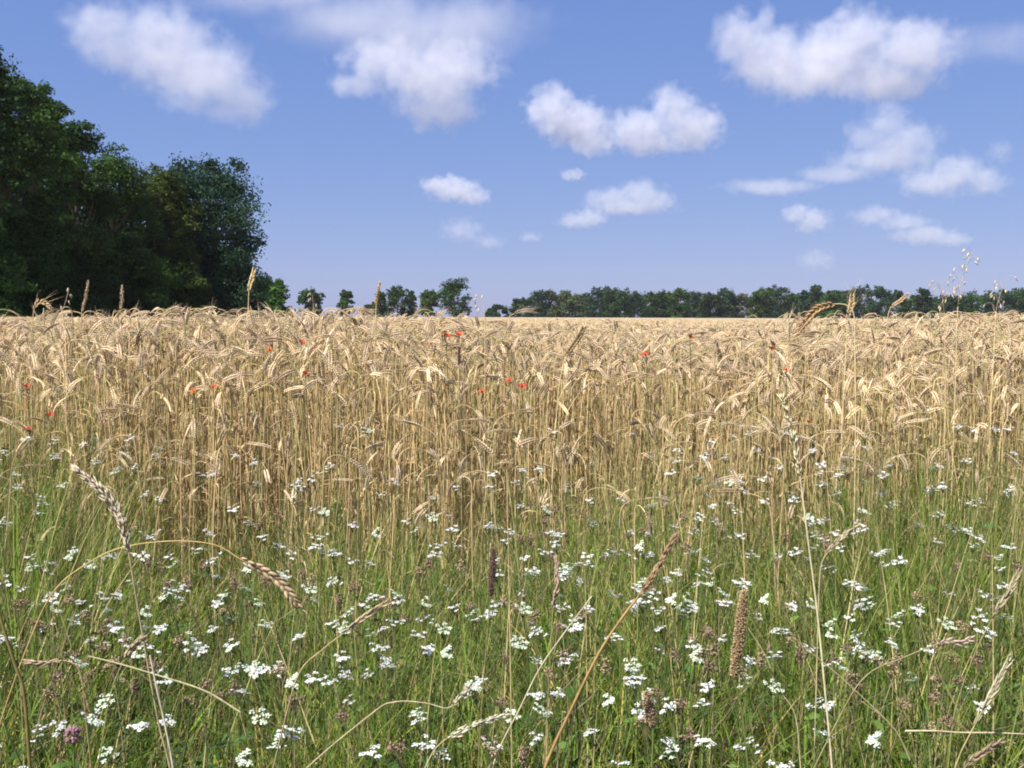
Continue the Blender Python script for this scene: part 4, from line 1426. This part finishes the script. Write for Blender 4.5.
def gap(x, y):
    """1 in the thick of the growth, falling to about 0.15 in hollows"""
    q = np.sin(x * 5.1 + 0.8 * np.sin(y * 6.0)) * np.sin(y * 6.7 + 1.3 * x) + 0.6 * np.sin(x * 11.3 + y * 9.1 + 0.7)
    hole = np.exp(-(((x - 0.26) / 0.14) ** 2 + ((y - 1.45) / 0.22) ** 2)) + np.exp(-(((x - 0.85) / 0.2) ** 2 + ((y - 1.75) / 0.2) ** 2))
    return np.clip(0.75 + 0.55 * q, 0.12, 1) * (1 - 0.85 * np.clip(hole, 0, 1))


def blades(n, x, y, h, mb, cols, wid=(0.0022, 0.0045), nseg=6, droop=(0.15, 0.9), r=rng):
    t = np.linspace(0, 1, nseg)[None, :]
    a = r.uniform(0, 6.28, n)
    bend = r.uniform(droop[0], droop[1], n)[:, None]
    lean = (0.65 * r.random(n) ** 1.6)[:, None]
    th = lean + bend * t ** 1.6 * 1.5
    dl = (h / (nseg - 1))[:, None]
    hz = np.cumsum(np.cos(th) * dl, 1) - np.cos(th[:, :1]) * dl
    hx = np.cumsum(np.sin(th) * dl, 1) - np.sin(th[:, :1]) * dl
    P = np.stack([x[:, None] + hx * np.cos(a)[:, None], y[:, None] + hx * np.sin(a)[:, None], np.maximum(hz, 0.002)], -1)
    sa = a + 1.57 + r.normal(0, 0.5, n)
    S = np.stack([np.cos(sa), np.sin(sa), 0 * sa], -1)[:, None, :]
    w = r.uniform(wid[0], wid[1], n)[:, None, None] * 0.5 * (1 - 0.92 * t[..., None] ** 2.2)
    V = np.stack([P - S * w, P + S * w], 2).reshape(n, nseg * 2, 3)
    i = np.arange(nseg - 1) * 2
    f = np.concatenate([np.stack([i, i + 1, i + 3], -1), np.stack([i, i + 3, i + 2], -1)])
    F = f[None] + (np.arange(n) * nseg * 2)[:, None, None]
    mb.add(V.reshape(-1, 3), F.reshape(-1, 3), np.repeat(cols, nseg * 2, 0))


def gpos(n, y0=0.5, y1=3.5):
    y = np.sqrt(rng.uniform(y0 ** 2, y1 ** 2, n))
    x = rng.uniform(-1, 1, n) * (y * 0.58 + 0.7)
    return x, y


gm = MB()
n = 96000
gx, gy = gpos(n)
# blades gather in tufts, each with its own tint and height
nt_ = 1500
tx, ty = gpos(nt_)
ttint = rng.uniform(0.55, 1.25, (nt_, 1)) * (1 + rng.normal(0, 0.10, (nt_, 3)) * np.array([1.3, 0.5, 0.5]))
thgt = rng.uniform(0.6, 1.25, nt_)
ti = rng.integers(0, nt_, n)
intuft = rng.random(n) < 0.72
gx = np.where(intuft, tx[ti] + rng.normal(0, 0.035, n), gx)
gy = np.where(intuft, ty[ti] + rng.normal(0, 0.035, n), gy)
gu = gx / np.maximum(gy, 0.4) * FPX + 512
kp = rng.random(n) < 1 - 0.75 * np.clip((gy - 1.9) / 1.2, 0, 1) * np.clip(1.15 - np.abs(gu - 440) / 520, 0.3, 1)
gx, gy, ti, intuft = gx[kp], gy[kp], ti[kp], intuft[kp]
g_ = rng.random(n_all := len(gx)) < np.clip(gap(gx, gy) + 0.25 * np.clip(gy - 2.0, 0, 1), 0, 1)
gx, gy, ti, intuft = gx[g_], gy[g_], ti[g_], intuft[g_]
n = len(gx)
pal = np.array([(0.13, 0.225, 0.03), (0.18, 0.275, 0.045), (0.09, 0.17, 0.026), (0.23, 0.26, 0.06), (0.38, 0.32, 0.14), (0.50, 0.42, 0.23)])
pk = rng.choice(6, n, p=[0.30, 0.23, 0.18, 0.14, 0.09, 0.06])
cols_ = np.array((0.88, 0.82, 0.58)) * pal[pk] * rng.uniform(0.75, 1.25, (n, 1)) * np.where(intuft[:, None], ttint[ti], 1.0)
gh = weed_height(gx, gy) * rng.uniform(0.4, 1.15, n) * np.where(intuft, thgt[ti], 1.0)
blades(n, gx, gy, gh, gm, cols_.clip(0.01, 0.7))
# broader lush blades
n = 18000
gx, gy = gpos(n)
cols_ = np.array([(0.16, 0.26, 0.025), (0.22, 0.31, 0.035), (0.11, 0.19, 0.02)])[rng.choice(3, n)] * rng.uniform(0.75, 1.25, (n, 1))
blades(n, gx, gy, weed_height(gx, gy) * rng.uniform(0.5, 1.1, n), gm, cols_, (0.004, 0.008), 7, (0.2, 1.1))
# dry curled wisps
n = 9000
gx, gy = gpos(n, 0.8, 3.4)
cols_ = np.array([(0.46, 0.37, 0.2), (0.38, 0.28, 0.15)])[rng.choice(2, n)] * rng.uniform(0.7, 1.2, (n, 1))
blades(n, gx, gy, weed_height(gx, gy) * rng.uniform(0.7, 1.15, n), gm, cols_, (0.0012, 0.0030), 8, (0.5, 1.9))
# tall mixed stems reaching up in front of the crop
n = 8000
gx, gy = gpos(n, 1.5, 3.4)
cols_ = np.array([(0.23, 0.28, 0.07), (0.55, 0.44, 0.21), (0.42, 0.33, 0.17), (0.16, 0.25, 0.05)])[rng.choice(4, n)] * rng.uniform(0.7, 1.25, (n, 1))
blades(n, gx, gy, weed_height(gx, gy) * rng.uniform(0.9, 1.55, n), gm, cols_, (0.0016, 0.0032), 6, (0.0, 0.35))
# fine vertical stems, dry and green
n = 15000
gx, gy = gpos(n, 0.8, 3.4)
pk = rng.choice(3, n, p=[0.62, 0.22, 0.16])
cols_ = np.array([(0.17, 0.24, 0.05), (0.44, 0.36, 0.18), (0.30, 0.24, 0.12)])[pk] * rng.uniform(0.7, 1.3, (n, 1))
blades(n, gx, gy, weed_height(gx, gy) * rng.uniform(0.7, 1.25, n), gm, cols_, (0.0014, 0.0024), 5, (0.0, 0.25))
tag(link('grass', gm.mesh('grass', M_GRASS)), 'long green and half dry grass on the field margin', 'grass', kind='stuff')

# undergrowth: small broad leaves and wispy dry tangles
um = MB()
n = 18000
gx, gy = gpos(n, 0.7, 3.4)
gz = weed_height(gx, gy) * rng.uniform(0.1, 0.85, n)
C = np.stack([gx, gy, gz], -1)
nrm = norm(rng.normal(0, 0.5, (n, 3)) + np.array([0, 0, 0.8]))
u = norm(np.cross(nrm, rng.normal(0, 1, (n, 3))))
v = np.cross(nrm, u)
s = rng.uniform(0.005, 0.014, n)[:, None]
Q = np.stack([C - u * s, C - v * s * 0.35, C + u * s, C + v * s * 0.35], 1)
F = np.array([[0, 1, 2], [0, 2, 3]])[None] + (np.arange(n) * 4)[:, None, None]
um.add(Q.reshape(-1, 3), F.reshape(-1, 3), np.repeat(np.array([(0.06, 0.115, 0.03), (0.09, 0.13, 0.04), (0.2, 0.15, 0.1)])[rng.choice(3, n, p=[.5, .3, .2])] * rng.uniform(0.7, 1.3, (n, 1)), 4, 0))
n = 2400                                              # broad weed leaves
gx, gy = gpos(n, 0.8, 3.0)
C = np.stack([gx, gy, weed_height(gx, gy) * rng.uniform(0.35, 0.95, n)], -1)
dv = norm(np.stack([rng.normal(0, 1, n), rng.normal(0, 1, n), rng.uniform(-0.2, 0.7, n)], -1))
sw = norm(np.cross(dv, rng.normal(0, 0.35, (n, 3)) + np.array([0, 0, 1.0])))
ln = rng.uniform(0.016, 0.042, n)[:, None]
wd = ln * rng.uniform(0.12, 0.26, (n, 1))
dn = np.array([0, 0, -0.25])
P0, P1, P2, P3 = C, C + dv * ln * 0.4, C + (dv + dn * 0.4) * ln * 0.75, C + (dv + dn) * ln
Q = np.stack([P0, P1 - sw * wd, P1 + sw * wd, P2 - sw * wd * 0.7, P2 + sw * wd * 0.7, P3], 1)
F = np.array([[0, 1, 2], [1, 3, 4], [1, 4, 2], [3, 5, 4]])[None] + (np.arange(n) * 6)[:, None, None]
um.add(Q.reshape(-1, 3), F.reshape(-1, 3), np.repeat(np.array([(0.08, 0.15, 0.03), (0.11, 0.18, 0.035), (0.055, 0.11, 0.025), (0.15, 0.17, 0.05)])[rng.choice(4, n)] * rng.uniform(0.7, 1.25, (n, 1)), 6, 0))
n = 26000                                             # tiny seeds, buds and husks on the weed tops
gx, gy = gpos(n, 0.8, 3.4)
cl = np.sin(gx * 7.3 + 1.1) * np.sin(gy * 9.1) + 0.7 * np.sin(gx * 17 + gy * 13)
kk = cl + rng.normal(0, 0.5, n) > 0.1
gx, gy = gx[kk], gy[kk]
n = len(gx)
C = np.stack([gx, gy, weed_height(gx, gy) * rng.uniform(0.45, 1.2, n)], -1)
dv = norm(rng.normal(0, 1, (n, 3)) + np.array([0, 0, 0.6]))
spikelets(um, C, dv, rng.uniform(0.003, 0.010, n), rng.uniform(0.0007, 0.0016, n), np.array([(0.34, 0.25, 0.18), (0.42, 0.34, 0.2), (0.22, 0.26, 0.1), (0.28, 0.19, 0.15)])[rng.choice(4, n)] * rng.uniform(0.7, 1.3, (n, 1)), 3, 1)
tag(link('undergrowth', um.mesh('undergrowth', M_WEED, smooth=False)), 'small weed leaves filling the field margin', 'weeds', kind='stuff')
